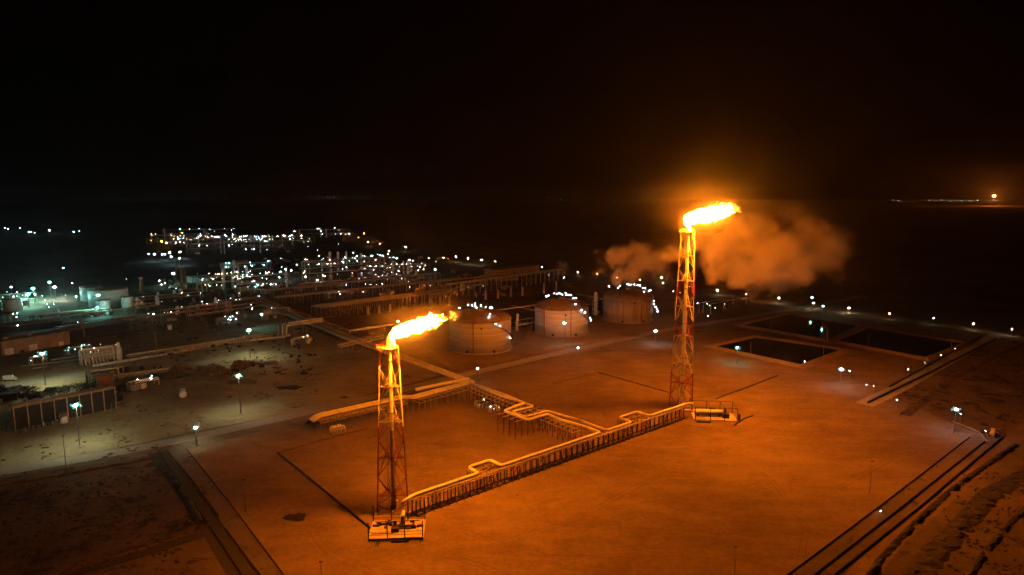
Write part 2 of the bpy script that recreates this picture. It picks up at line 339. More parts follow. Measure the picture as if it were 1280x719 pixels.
# ------------------------------------------------------------------ flare stacks
def lerp(a, b, t): return Vector(a).lerp(Vector(b), t)
def flare_stack(legs0, top_scale, zt, zs, bm, label, cat_riser, rr, gallery_side):
    cen = sum((Vector(p) for p in legs0), Vector((0, 0))) / 3
    root = thing('flare_stack', label, 'flare stack', (cen.x, cen.y, 0), 0, 'flare stacks'); bk = .125 if rr < .9 else .18
    L0 = [Vector((p[0] - cen.x, p[1] - cen.y, .3)) for p in legs0]
    L1 = [Vector((v.x * top_scale, v.y * top_scale, zt)) for v in L0]
    at = lambda k, z: L0[k].lerp(L1[k], (z - .3) / (zt - .3))
    for k in range(3): MB().bar(L0[k], L1[k], .24, 8, .17).build('leg', bm, root, True)
    for k in range(3): MB().box((L0[k].x, L0[k].y, .2), (1.5, 1.5, .6)).build('footing', 'concrete', root)
    for i, z in enumerate(zs):
        for k in range(3):
            MB().bar(at(k, z), at((k + 1) % 3, z), bk * 1.35, 4).build('ring_beam', bm, root)
        for k in range(3):                                    # star of struts that guides the riser
            MB().bar(at(k, z), (0, 0, z - .1), .11, 4).build('guide_strut', bm, root)
    zz = [.3] + list(zs)
    for q, z in enumerate(zz[:-1]):
        for k in range(3):
            j = (k + 1) % 3; up = (z + zz[q + 1]) / 2; mid = (at(k, z) + at(j, z)) / 2; mid2 = (at(k, zz[q + 1]) + at(j, zz[q + 1])) / 2
            MB().bar(at(k, up), mid, bk, 4).bar(mid, at(j, up), bk, 4).build('cross_brace', bm, root)
            MB().bar(at(k, up), mid2, bk, 4).bar(mid2, at(j, up), bk, 4).build('cross_brace', bm, root)
    for q, z in enumerate(zs):
        ms = [(at(k, z) + at((k + 1) % 3, z)) / 2 for k in range(3)]
        for k in range(3): MB().bar(ms[k], ms[(k + 1) % 3], .13, 4).build('inner_strut', bm, root)
    r = MB().lathe((0, 0, 0), [(rr * 1.25, .3), (rr * 1.25, 3.2), (rr, 4.5), (rr, zt * .55), (rr * .85, zt * .56), (rr * .8, zt + 1.6)], 16).build('riser_pipe', 'bandR' if rr < .9 else 'pipe', root, True)
    for z in range(8, int(zt), 9): MB().lathe((0, 0, 0), [(rr * 1.2, z), (rr * 1.2, z + .25)], 16).build('flange', 'steel', r)
    tip = MB().lathe((0, 0, 0), [(rr * .8, zt + 1.6), (rr * 1.05, zt + 2.1), (rr * 1.1, zt + 3.6), (rr * .9, zt + 3.8)], 16).build('flare_tip', 'steel', root, True)
    for k in range(3):
        t = 2.1 * k; MB().bar((1.5 * math.cos(t), 1.5 * math.sin(t), zt + .5), (.95 * math.cos(t), .95 * math.sin(t), zt + 3.9), .07, 4).build('pilot_pipe', 'steel', tip)
    # caged ladder beside the riser
    lad = MB(); x = -rr - .9
    for dx in (-.25, .25): lad.bar((x + dx, -.3, .5), (x * .8 + dx, -.3, zt + 1), .05, 4)
    z = 1.0
    while z < zt: t = z / zt; xx = x * (1 - .2 * t); lad.bar((xx - .25, -.3, z), (xx + .25, -.3, z), .03, 3); z += 1.0
    lad.build('ladder', bm, root)
    for z in zs[1:-1:2]: MB().box((x, -.9, z + .1), (1.8, 1.4, .12)).build('rest_platform', 'darksteel', root)
    # gallery at the head, wider on one side
    g = MB().lathe((0, 0, 0), [(3.0, zt - .05), (3.0, zt + .1)], 20).box((gallery_side * 2.6, .2, zt + .03), (3.4, 2.2, .14)).build('gallery', 'pipe', root)
    rl = MB(); pts = [Vector((3 * math.cos(2 * PI * i / 16), 3 * math.sin(2 * PI * i / 16), zt + 1.2)) for i in range(17)]
    for a, b in zip(pts, pts[1:]): rl.bar(a, b, .05, 3); rl.bar(a, a - Vector((0, 0, 1.1)), .04, 3)
    for sx in (2.6, 4.3):
        for sy in (-.9, 1.3): rl.bar((gallery_side * sx, sy, zt), (gallery_side * sx, sy, zt + 1.2), .05, 3)
    rl.bar((gallery_side * 4.3, -.9, zt + 1.2), (gallery_side * 4.3, 1.3, zt + 1.2), .05, 3)
    for sy in (-.9, 1.3): rl.bar((gallery_side * 2.6, sy, zt + 1.2), (gallery_side * 4.3, sy, zt + 1.2), .05, 3)
    rl.build('railing', bm, g)
    return root, cen
ZN = ztop(208, 436); ZF = ztop(319, 290)
nl = [(-46.2, 206.7), (-35.7, 207.6), (-41.6, 216.0)]
zsN = [ztop(210, y) for y in (615, 569, 525, 482)] + [ZN]
near_stack, nc = flare_stack(nl, .58, ZN, zsN, 'bandN', 'shorter lattice flare stack with red and yellow-lit bands in front, beside the left flame', 'riser', .75, -1)
fl = [(81.4, 319.6), (92.2, 315.2), (90.3, 326.2)]
zsF = [ztop(319, y) for y in (478, 455, 420, 383, 351, 320)] + [ZF]
far_stack, fc = flare_stack(fl, .55, ZF, zsF, 'bandF', 'taller lattice flare stack with the big flame, white drum skid at its foot', 'riser', 1.0, -1)

# ------------------------------------------------------------------ flames
def flame_core_mat(name, k=1.0):
    m = bpy.data.materials.new(name); m.use_nodes = True; n = m.node_tree.nodes; n.clear(); l = m.node_tree.links
    e = n.new("ShaderNodeEmission"); o = n.new("ShaderNodeOutputMaterial")
    mx = max(FL); e.inputs[0].default_value = (FL[0] / mx, FL[1] / mx, FL[2] / mx, 1); e.inputs[1].default_value = mx * k
    l.new(e.outputs[0], o.inputs[0]); return m
def puff_mat(name, col, s, density, fluff=.12, ring=.5):
    """glowing gas: emission volume that thins out to nothing at the object's rim"""
    m = bpy.data.materials.new(name); m.use_nodes = True; n = m.node_tree.nodes; n.clear(); l = m.node_tree.links
    o = n.new("ShaderNodeOutputMaterial"); tc = n.new("ShaderNodeTexCoord")
    ln = n.new("ShaderNodeVectorMath"); ln.operation = 'LENGTH'; l.new(tc.outputs["Object"], ln.inputs[0])
    g = n.new("ShaderNodeNewGeometry")
    t = n.new("ShaderNodeTexNoise"); t.inputs["Scale"].default_value = fluff; t.inputs["Detail"].default_value = 4; l.new(g.outputs["Position"], t.inputs["Vector"])
    a = n.new("ShaderNodeMath"); a.operation = 'MULTIPLY_ADD'; l.new(t.outputs[0], a.inputs[0]); a.inputs[1].default_value = ring * 2; a.inputs[2].default_value = 1 - ring * 2 * .5
    b = n.new("ShaderNodeMath"); b.operation = 'SUBTRACT'; l.new(a.outputs[0], b.inputs[0]); l.new(ln.outputs["Value"], b.inputs[1])
    c = n.new("ShaderNodeMath"); c.operation = 'MAXIMUM'; l.new(b.outputs[0], c.inputs[0]); c.inputs[1].default_value = 0
    rim = n.new("ShaderNodeMapRange"); rim.inputs[1].default_value = .7; rim.inputs[2].default_value = 1.0; rim.inputs[3].default_value = 1; rim.inputs[4].default_value = 0
    l.new(ln.outputs["Value"], rim.inputs[0])
    p = n.new("ShaderNodeMath"); p.operation = 'POWER'; l.new(c.outputs[0], p.inputs[0]); p.inputs[1].default_value = 2
    q = n.new("ShaderNodeMath"); q.operation = 'MULTIPLY'; l.new(p.outputs[0], q.inputs[0]); l.new(rim.outputs[0], q.inputs[1])
    d = n.new("ShaderNodeMath"); d.operation = 'MULTIPLY'; l.new(q.outputs[0], d.inputs[0]); d.inputs[1].default_value = s
    e = n.new("ShaderNodeEmission"); e.inputs[0].default_value = (*col, 1); l.new(d.outputs[0], e.inputs[1])
    l.new(e.outputs[0], o.inputs["Volume"]); return m
core = flame_core_mat("burning_gas_core_small", .74); core2 = flame_core_mat("burning_gas_core_large", .92)
lick = emis("burning_gas_lick", (1.0, .36, .035), 2.0)
glow = puff_mat("burning_gas_fringe", (1, .24, .015), .6, 1, .25, .3)
def flame(Y, spine, label, seed, licks, env, core):
    P = [VP(px, py, Y + dy) for px, py, r, dy in spine]; R = [r * Y / F for _, _, r, _ in spine]
    # resample smooth
    Q = []; RR = []
    n = 12
    for i in range(len(P) - 1):
        for k in range(n): t = k / n; Q.append(P[i].lerp(P[i + 1], t)); RR.append(R[i] + (R[i + 1] - R[i]) * t)
    Q.append(P[-1]); RR.append(R[-1])
    root = thing('flare_flame', label, 'flame', P[0], 0, 'flare flames')
    b = MB(); m_ = 28; vs = []
    for i, p in enumerate(Q):
        d = (Q[min(i + 1, len(Q) - 1)] - Q[max(i - 1, 0)]).normalized(); u = d.cross(Vector((0, 0, 1)) if abs(d.z) < .95 else Vector((1, 0, 0))).normalized(); w = d.cross(u)
        for j in range(m_):
            a = 2 * PI * j / m_; dr = u * math.cos(a) + w * math.sin(a); tt = i / len(Q)
            q = p + dr * RR[i]; e = noise.fractal(q * .38 + Vector((seed, 0, 0)), .75, 2.2, 5)
            vs.append(p + dr * max(.05, RR[i] * (1 + e * (.08 + 1.15 * tt * tt))))
    fs = [(i * m_ + j, i * m_ + (j + 1) % m_, (i + 1) * m_ + (j + 1) % m_, (i + 1) * m_ + j) for i in range(len(Q) - 1) for j in range(m_)]
    fs += [tuple(range(m_ - 1, -1, -1)), tuple((len(Q) - 1) * m_ + j for j in range(m_))]
    b.add(vs, fs); b.build('flame_core', core, root, True, world=True)
    for px, py, r, dy in licks:
        c = VP(px, py, Y + dy); r *= Y / F; lb = MB(); o = len(lb.v); lb.ball((0, 0, 0), r, 3)
        nv = []
        for v in lb.v:
            v = Vector(v); e = noise.fractal(v.normalized() * 1.6 + c, .8, 2.2, 4); nv.append(c + Vector((v.x * 1.25, v.y, v.z * .8)) * (1 + 1.0 * e))
        lb.v = nv; lb.build('flame_lick', lick, root, False, world=True)
    rl_ = random.Random(int(seed * 10)); tail = P[-1]; dirn = (P[-1] - P[-4]).normalized(); px_m = Y / F
    for i in range(34):                                       # torn tongues along the back and off the tip
        t = rl_.random() ** .6; j = min(len(Q) - 1, int(len(Q) * (.45 + .55 * t))); a = rl_.uniform(0, 2 * PI)
        u = dirn.cross(Vector((0, 0, 1))).normalized(); w_ = dirn.cross(u); side = u * math.cos(a) + w_ * math.sin(a)
        base = Q[j] + side * RR[j] * rl_.uniform(.8, 1.05); ln_t = px_m * rl_.uniform(2.5, 7.5); r0_ = px_m * rl_.uniform(.5, 1.3)
        tip_ = base + dirn * ln_t + side * px_m * rl_.uniform(.3, 2.2) + Vector((0, 0, px_m * rl_.uniform(-.2, 1.4)))
        mid_ = base.lerp(tip_, .5) + side * px_m * rl_.uniform(-.8, .8)
        MB().tube([base - dirn * r0_, base, mid_, tip_], [r0_ * .4, r0_, r0_ * .7, .05], 6).build('flame_tongue', lick if i % 3 else core, root, True, world=True)
    for a, b_, w in env:
        p0, p1 = VP(*a, Y), VP(*b_, Y); ln = (p1 - p0).length / 2; mid = (p0 + p1) / 2
        o = MB().ball((0, 0, 0), 1, 3).build('flame_fringe', glow, root, True)
        ang = math.atan2(p1.z - p0.z, p1.x - p0.x); o.location = mid - root.location; o.rotation_euler = (0, -ang, 0)
        ww = w * Y / F; o.scale = (ln, ww, ww)
    return root
flame(207, [(493.5, 432, .8, 0), (491, 426, 2, 0), (490.5, 420, 4.2, 0), (496, 416, 6.8, 0), (507, 412, 8, 1), (520, 408, 8.2, 1), (532, 404.5, 8, 2), (542, 401.5, 6.8, 2), (549, 399.5, 4, 3), (554, 398, 1.4, 3)],
      'near flame blowing to the right from the shorter stack, with ragged tip', 3.1,
      [(550, 404, 2.6, 2), (549, 396, 2.6, 2), (541, 410, 2.2, 1), (534, 412, 1.8, 1), (544, 411, 1.3, 1), (556, 397, 1.4, 2), (559, 399, 1.0, 3), (566, 392.5, 2.6, 4), (564, 396.5, 1.7, 4), (569.5, 396, 1.5, 4), (568, 399.5, 1.3, 4), (563, 390, 1.1, 4)],
      [((478, 424), (562, 396), 20), ((552, 398), (582, 391), 11)], core)
flame(318, [(864, 289, .9, 0), (861, 283, 1.6, 0), (858, 278, 3.4, 0), (860, 274.5, 6.2, 0), (868, 272, 7.6, 0), (880, 269.5, 8.0, 1), (892, 267, 8.0, 1), (903, 264.5, 7.6, 2), (911, 262.5, 6, 2), (916, 261.5, 2.5, 2)],
      'far flame streaming to the right from the taller stack, brightest thing in view', 8.4,
      [(917, 261, 4.2, 2), (921, 263, 2.4, 2), (923, 260, 1.2, 2), (899, 256.5, 3.2, 2), (907, 256, 2.6, 2), (913, 255, 2, 2), (918, 256, 1.2, 2), (914, 267, 2, 2), (889, 261, 2.2, 1), (925, 265, .9, 2), (897, 252.5, 1.0, 2)],
      [((843, 281), (932, 257), 25)], core2)

# ------------------------------------------------------------------ decks beside the stacks
def L(root, p): return Vector(p) - Vector(root.location)
r0 = thing('flare_skid', 'low equipment deck with tall dark posts at the foot of the shorter flare stack', 'equipment deck', G(497, 664), math.radians(4))
MB().box((0, 0, .7), (17.5, 11.5, .35)).build('deck', 'paleroad', r0)
MB().box((0, 0, .3), (16.5, 10.5, .5)).build('deck_base', 'darksteel', r0)
for x in (-8.5, -2.6, 2.9, 8.5):
    for y in (-5.6, 5.6): MB().bar((x, y, 0), (x, y, 6.2), .16, 6).build('post', 'darksteel', r0)
for y in (-5.6, 5.6):
    for z in (1.9, 2.9): MB().bar((-8.5, y, z), (8.5, y, z), .06, 4).build('rail', 'darksteel', r0)
for x in (-8.5, 8.5): MB().bar((x, -5.6, 1.9), (x, 5.6, 1.9), .06, 4).build('rail', 'darksteel', r0)
MB().box((-.6, -1.6, 1.5), (2.4, 1.8, 1.3)).build('equipment_cabinet', 'darksteel', r0)
MB().bar((0, -1.2, 1.5), (4.6, -1.2, 1.5), .28, 8).build('manifold_pipe', 'darksteel', r0, True)
MB().bar((-1.8, .9, 1.3), (4.6, .9, 1.3), .35, 8).build('manifold_pipe', 'darksteel', r0, True)
MB().bar((-2.2, 2.8, 1.2), (-7, 2.8, 1.2), .3, 8).build('manifold_pipe', 'darksteel', r0, True)
MB().box((6.6, .6, 1.2), (.9, .7, 1.0)).build('valve', 'red', r0); MB().box((5.0, 2.1, 1.1), (.7, .6, .9)).build('valve', 'red', r0)
MB().tube(fillet([(1.5, 5.0, 4.2), (1.5, 2.3, 4.2), (1.5, 2.3, 1)], 1), .65, 10).build('down_pipe', 'pipe', r0, True)
st = MB()
for dx in (-.5, .5): st.bar((-5 + dx, -5.7, .8), (-5.6 + dx, -9.6, 0), .08, 4)
for i in range(6): t = i / 6; st.box((-5 - .6 * t, -5.8 - 3.6 * t, .75 - .7 * t), (1.0, .35, .06))
st.build('steps', 'darksteel', r0)
MB().box((1.5, -6.9, .35), (5.5, .5, .6)).build('kerb', 'darksteel', r0)

rnd_ = random.Random(4)
for i in range(12): MB().box((rnd_.uniform(-7.5, 7.5), rnd_.uniform(-.2, 5), 1.15 + rnd_.uniform(0, .5)), (rnd_.uniform(.5, 2.2), rnd_.uniform(.3, 1), rnd_.uniform(.5, 1.4))).build('equipment_box', rnd_.choice(('darksteel', 'steel', 'darksteel')), r0)
for y in (-3.4, 1.9, 4.3): MB().bar((-7.8, y, 1.2), (rnd_.uniform(-1, 7), y, 1.2), .14, 6).build('small_pipe', 'darksteel', r0)
MB().box((0, 2.6, .9), (17, 5.5, .06)).build('grating', 'pipe2', r0)

r0 = thing('drum_skid', 'fenced skid with white horizontal drum beside the foot of the taller flare stack', 'equipment deck', G(892, 522), math.radians(-6))
MB().box((0, 0, .35), (20.5, 10.5, .4)).build('deck', 'paleroad', r0)
MB().tube([(-9.5, 1.3, 2.3), (-9, 1.3, 2.3), (4.5, 1.3, 2.3), (5, 1.3, 2.3)], [.6, 1.3, 1.3, .6], 16).build('drum', 'white', r0, True)
MB().tube([(-15, 2.4, 2.6), (-9.2, 1.5, 2.4)], .55, 10).build('inlet_pipe', 'pipe', r0, True)
for x in (-7.5, -2, 3): MB().box((x, 1.3, 1.1), (.5, 2.2, 1.3)).build('saddle', 'darksteel', r0)
MB().box((5.5, -1.2, 1.6), (3.0, 2.2, 2.1)).build('pump', 'darksteel', r0)
MB().bar((5.2, -.6, 2.6), (5.2, -.6, 5.0), .7, 10).build('pump_motor', 'darksteel', r0, True)
MB().box((0, 3.9, 2.6), (3, 1.6, 1.8)).build('equipment_cabinet', 'darksteel', r0)
MB().bar((-9.5, -2.4, 1.3), (6, -2.4, 1.3), .18, 6).build('small_pipe', 'darksteel', r0)
for x in (-9.8, -2.6, 4, 10):
    MB().bar((x, 5.2, 0), (x, 5.2, 6.8), .17, 6).build('post', 'darksteel', r0)
    MB().bar((x, -5.2, 0), (x, -5.2, 6.8), .17, 6).build('post', 'darksteel', r0)
    MB().bar((x, -5.2, 6.7), (x, 5.2, 6.7), .13, 4).build('roof_beam', 'darksteel', r0)
for y in (-5.2, 5.2):
    MB().bar((-9.8, y, 6.7), (10, y, 6.7), .14, 4).build('roof_beam', 'darksteel', r0)
    MB().bar((-9.8, y, 1.3), (10, y, 1.3), .06, 4).build('rail', 'darksteel', r0)
MB().box((11.4, -3.4, 1.7), (.6, 2.2, 3.4)).build('control_panel', 'darksteel', r0)
MB().box((-6.3, -8.2, .4), (6.5, 1.0, .5)).build('kerb', 'darksteel', r0)

# ------------------------------------------------------------------ pipe racks
def rack(label, p0, p1, w, h, step, m='steel', pm=None, levels=1, sleepers=False, brace=5, post_r=.16, group='pipe racks', sub=True):
    p0, p1 = Vector((p0[0], p0[1], 0)), Vector((p1[0], p1[1], 0)); d = p1 - p0; Ln = d.length; ang = math.atan2(d.y, d.x)
    root = thing('pipe_rack', label, 'pipe rack', p0, ang, group)
    n = max(2, int(round(Ln / step)) + 1); pm = pm or m
    pme = MB().bar((0, 0, 0), (0, 0, h), post_r, 4).mesh('post', pm)
    cme = MB().box((0, 0, 0), (.22, w + .6, .28)).mesh('cross_beam', m)
    sme = MB().box((0, 0, .12), (.3, w + 2.0, .24)).mesh('sleeper', pm)
    for i in range(n):
        x = Ln * i / (n - 1)
        for s in (-1, 1): inst(pme, 'post', root, (x, s * w / 2, 0))
        for lv in range(levels): inst(cme, 'cross_beam', root, (x, 0, h - .14 - 1.9 * lv))
        if sleepers: inst(sme, 'sleeper', root, (x, -.3, 0))
        if brace and i % brace == 2 and i + 1 < n:
            x2 = Ln * (i + 1) / (n - 1); b = MB()
            for s in (-1, 1): b.bar((x, s * w / 2, .2), (x2, s * w / 2, h - .4), .1, 4); b.bar((x2, s * w / 2, .2), (x, s * w / 2, h - .4), .1, 4)
            b.build('brace', pm, root)
    for lv in range(levels):
        for s in (-1, 1): MB().box((Ln / 2, s * w / 2, h - .42 - 1.9 * lv), (Ln + .6, .2, .3)).build('side_beam', m, root)
    if sleepers:
        for s in (-1, 1): MB().box((Ln / 2, s * (w / 2 + .1) - .3 * (s < 0), .3), (Ln, .34, .3)).build('foot_beam', pm, root)
    return root
def pipe(label, pts, r, m='pipe', rad=2.5, name='pipe', group=None, n=10, cat='pipe'):
    b = MB().tube(fillet(pts, rad), r, n); o = b.build(name, m, None, True, world=True)
    if m == 'pipe' and r >= .4:                              # band joints of the cladding
        for p, q in zip(pts, pts[1:]):
            p, q = Vector(p), Vector(q); L_ = (q - p).length
            if L_ < 9: continue
            k = int(L_ / 8.5); d = (q - p).normalized()
            for i in range(1, k):
                c = p.lerp(q, i / k) - o.location; MB().bar(c - d * .14, c + d * .14, r * 1.16, n).build('flange', 'pipe2', o, True)
    return tag(o, label, cat, group)
def off(p, a, b, z): p = Vector(p); return Vector((p.x, p.y, 0)) + DA * a + DB * b + Vector((0, 0, z))

S, E_ = Vector((-33.5, 206.5, 0)), Vector((83.5, 303.5, 0))
hR = 6.0
rack('long pipe rack of dark posts running between the feet of the two flare stacks', S, E_, 2.6, hR, 3.2, 'pipe2', 'darksteel', 1, True, 4, .21)
# junction of the cross rack
J = G(740, 552); u = (J - S).dot(DA); lu = lambda px, py: (G(px, py, hR) - S).dot(DA)
k1 = lu(578, 584); k2 = lu(602, 575)
P0 = S + DA * 0
def onr(a, b, z=hR + .9): return S + DA * a + DB * b + Vector((0, 0, z))
jn = (G(745, 541, hR) - S).dot(DA)
l0 = (G(584, 586, hR) - S).dot(DA); l1 = l0 + 10.5
pipe('bright yellow-lit main gas line with a square loop, joining the shorter stack', [onr(-4.5, .4, hR - .5), onr(0, .4), onr(l0, .4), onr(l0, 7.2), onr(l1, 7.2), onr(l1, .4), onr(jn, .4), onr(jn, 8)], .66, 'pipe', 1.8)
tail_a = jn + 4.0; ln_ = (E_ - S).length
m0 = (G(781, 527, hR) - S).dot(DA); m1 = m0 + 13
pipe('yellow-lit gas line with a square loop, leading to the taller stack', [onr(tail_a, 16, hR + .9), onr(tail_a, .4), onr(m0, .4), onr(m0, 8), onr(m1, 8), onr(m1, .4), onr(ln_ + 2, .4), onr(ln_ + 8, .4, hR)], .58, 'pipe', 1.8)
pipe('thin dull line on the outer edge of the long pipe rack', [onr(-2, -.8, hR + .25), onr(ln_ + 3, -.8, hR + .25)], .2, 'pipe2')
pipe('flat dull cable line in the middle of the long pipe rack', [onr(-2, -.2, hR + .2), onr(ln_ + 3, -.2, hR + .2)], .14, 'pipe2')
# small frames that carry the loops
def loopframe(a0, a1, b1, label, h=hR):
    c = S + DA * (a0 + a1) / 2 + DB * (b1 / 2); root = thing('loop_frame', label, 'pipe support', c, A_ANG, 'pipe loop frames')
    hw = (a1 - a0) / 2 + .4; hb = b1 / 2
    for x in (-hw, -hw * .35, hw * .35, hw):
        for y in (0, hb): MB().bar((x, y, 0), (x, y, h), .15, 4).build('post', 'darksteel', root)
    for y in (-hb * .3, hb * .4, hb): MB().box((0, y, h - .1), (hw * 2, .22, .3)).build('beam', 'pipe2', root)
    for x in (-hw, -hw * .35, hw * .35, hw): MB().box((x, 0, h - .3), (.22, b1, .25)).build('beam', 'pipe2', root)
    MB().bar((-hw, hb, .3), (-hw * .35, hb, h), .09, 4).bar((hw, hb, .3), (hw * .35, hb, h), .09, 4).build('brace', 'darksteel', root)
loopframe(l0, l1, 7.4, 'small dark frame under the square pipe loop nearest the shorter stack')
loopframe(m0, m1, 8.2, 'small dark frame under the square pipe loop nearest the taller stack')
# cross rack: from the junction up and to the left
c0 = G(722, 533.5, 8.3).xy.to_3d(); c1 = G(587, 481, 8.3).xy.to_3d()
rack('cross pipe rack with two bright lines, leading away to the upper left', c0, c1, 4.6, 8.3, 3.4, 'pipe2', 'darksteel', 2, False, 3)
def Z(px, py): return G(px, py, 9.2)
pipe('outer bright line of the cross rack with a zigzag loop', [onr(jn, 7.5), Z(700, 524.5), Z(684, 517.5), Z(660, 525), Z(630, 513.5), Z(655, 504.5), Z(648, 501), Z(626, 495), Z(586, 478.5)], .62, 'pipe', 1.6)
pipe('inner bright line of the cross rack with a zigzag loop', [onr(tail_a, 15.5), Z(712, 521.5), Z(684, 513.5), Z(657, 521), Z(640, 514.5), Z(667, 508), Z(650, 501), Z(632, 493.5), Z(590, 479)], .42, 'pipe', 1.4)
root = thing('loop_frame', 'braced dark frame under the zigzag pipe loops of the cross rack', 'pipe support', G(662, 517, 8.3).xy.to_3d(), A_ANG, 'pipe loop frames')
for i in range(7):
    for j in range(4):
        MB().bar((-12 + i * 3.6, -4 + j * 4.2, 0), (-12 + i * 3.6, -4 + j * 4.2, 8.3), .14, 4).build('post', 'darksteel', root)
for j in range(4): MB().box((-1.2, -4 + j * 4.2, 8.2), (22.5, .2, .28)).build('beam', 'pipe2', root)
for i in range(7): MB().box((-12 + i * 3.6, 2.3, 7.9), (.2, 13, .25)).build('beam', 'darksteel', root)
for i in range(0, 6): MB().bar((-12 + i * 3.6, -4, .3), (-8.4 + i * 3.6, -4, 8.0), .09, 4).build('brace', 'darksteel', root)
# wide sleeve rack at left centre
a0 = G(398, 521, 8.6); a1 = G(505, 497, 8.6); b0 = G(520, 497, 8.6); b1 = G(590, 478, 8.6)
rack('wide low pipe rack behind the shorter stack, its left end turned down', a0, a1, 5.5, 8.5, 3.6, 'pipe2', 'steel', 2, False, 3)
rack('wide pipe rack piece between the shorter stack and the cross rack', b0, b1, 5.5, 8.5, 3.6, 'pipe2', 'steel', 2, False, 3)
dr = (a1 - a0).normalized(); nr = Vector((-dr.y, dr.x, 0)); dr2 = (b1 - b0).normalized(); nr2 = Vector((-dr2.y, dr2.x, 0))
for i, (o_, r_) in enumerate(((-1.9, .55), (-.5, .62), (1.0, .62), (2.3, .45))):
    zz = Vector((0, 0, r_))
    pts = [a0 - dr * 3 + nr * (o_ + 1.0) + Vector((0, 0, -1.5)), a0 + nr * o_ + zz, a1 + nr * o_ + zz, a1.lerp(b0, .5) + nr * (o_ - 1.2) + zz, b0 + nr2 * o_ + zz, b1 + nr2 * o_ + zz]
    pipe('%s of the four thick lines side by side on the wide pipe rack' % ('nearest', 'second nearest', 'second farthest', 'farthest')[i], pts, r_, 'pipe', 2.2)
for i, o_ in enumerate((-1.6, .6)):
    pipe('%s line on the lower level of the wide pipe rack' % ('near', 'far')[i], [a0 + nr * o_ - Vector((0, 0, 1.7)), a1 + nr * o_ - Vector((0, 0, 1.7))], .4, 'pipe2')
pipe('thick blind header pipe lying on the wide rack near the cross rack', [G(520, 487, 9.6), G(586, 473.5, 9.6)], .9, 'pipe', 1)
root = thing('dark_debris', 'dark tangle of scrap at the left end of the wide pipe rack', 'debris', G(393, 528))
b = MB()
for i in range(26): b.box((random.uniform(-3, 4), random.uniform(-3, 3), random.uniform(.2, 2.2)), (random.uniform(.5, 2.4), random.uniform(.4, 1.2), random.uniform(.3, 1)), random.uniform(0, 3))
kind(b.build('scrap', 'dark', root), 'stuff')
# main rack to the far left end, running up-left from the cross rack
m0_ = G(590, 480); m1_ = G(330, 378)
rack('main pipe rack running far to the upper left behind the shorter stack', G(440, 427), G(325, 382), 9, 6.5, 7, 'pipe2', 'darksteel', 1, False, 3, .2)
for i, (o_, r_, lab) in enumerate(((-4, .75, 'pale outer'), (-1.5, .5, 'dull second'), (1.5, .5, 'dull third'), (3.8, .4, 'thin inner'))):
    q0, q1, q2 = G(588, 477, 5), G(438, 422, 6.8), G(330, 380, 6.8); d_ = (q2 - q0).normalized(); n_ = Vector((d_.y, -d_.x, 0))
    pipe('%s line of the main bundle running up-left past the shorter flame' % lab, [q0 + n_ * o_ * .6, q1 + n_ * o_, q2 + n_ * o_], r_, 'paleroad' if i == 0 else 'pipe2')
# bank beside the main bundle
o = berm('earth_bank', [G(450, 410), G(520, 435), G(585, 463)], 10, 1.6, 'pad', 3, .2); tag(o, 'smooth earth bank between the main pipe bundle and the domed tanks', 'earth bank')
pipe('pale pipe that rises on legs behind the near flame and turns down at left', [G(437, 417, 2), G(437, 413.5, 7), G(500, 404.5, 7), G(560, 396, 7)], .7, 'pale' if 'pale' in M else 'paleroad', 2)
rack('row of thin supports under the pale pipe behind the near flame', G(440, 421), G(556, 404), 1.6, 6.2, 14, 'steel', None, 1, False, 0, .14)
rack('short bridge rack crossing the main pipe bundle', G(425, 442), G(462, 431), 4, 6.5, 9, 'pipe2', None, 1, False, 2)
for i in range(2): pipe('%s line over the short bridge rack' % ('near', 'far')[i], [G(424, 434 - i * 3, 7), G(480, 422 - i * 3, 7)], .5, 'pipe2')
rack('raised bridge rack where the long pale pipe meets the main bundle', G(358, 420), G(404, 411), 4, 8, 9, 'pipe2', None, 1, False, 2)
for i in range(3): pipe('%s line of the raised bridge left of the main bundle' % ('near', 'middle', 'far')[i], [G(360, 407.5 - i * 2, 8.5), G(403, 402 - i * 2, 8.5)], .4, 'pipe')
pipe('teal-lit down pipe at the left end of the raised bridge, nearest the road', [G(362, 406, 8.5), G(358, 406.5, 8.5), G(358, 420, .5)], .45, 'white', 1)
pipe('teal-lit down pipe at the left end of the raised bridge, farther one', [G(357, 404.5, 8.5), G(353, 405.5, 8.5), G(353.5, 419.5, .5)], .45, 'white', 1)
pipe('brown down pipe standing alone left of the raised bridge', [G(348, 421, .3), G(348, 407.5, 8)], .4, 'pipe2', 1)

# low bund walls around the flares and along the perimeter tracks
def wall(name, label, pts, w, h, m='bund', cat='low wall', group=None):
    P = [Vector((p[0], p[1], 0)) for p in pts]; b = MB(); n = len(P); vs = []
    for i, p in enumerate(P):
        d = (P[min(i + 1, n - 1)] - P[max(i - 1, 0)]).normalized(); q = Vector((-d.y, d.x, 0)) * w / 2
        vs += [p + q, p - q, p - q * .8 + Vector((0, 0, h)), p + q * .8 + Vector((0, 0, h))]
    fs = [(4 * i + j, 4 * i + 4 + j, 4 * i + 4 + (j + 1) % 4, 4 * i + (j + 1) % 4) for i in range(n - 1) for j in range(4)] + [(3, 2, 1, 0), (4 * n - 4, 4 * n - 3, 4 * n - 2, 4 * n - 1)]
    b.add(vs, fs); return tag(b.build(name, m, None, world=True), label, cat, group)
g_ = 'low bund walls around the flare stacks'
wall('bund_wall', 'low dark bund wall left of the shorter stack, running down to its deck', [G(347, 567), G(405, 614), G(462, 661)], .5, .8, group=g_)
wall('bund_wall', 'faint low bund wall from the left corner toward the wide pipe rack', [G(347, 567), G(400, 551), G(460, 536)], .45, .3, 'rubble', group=g_)
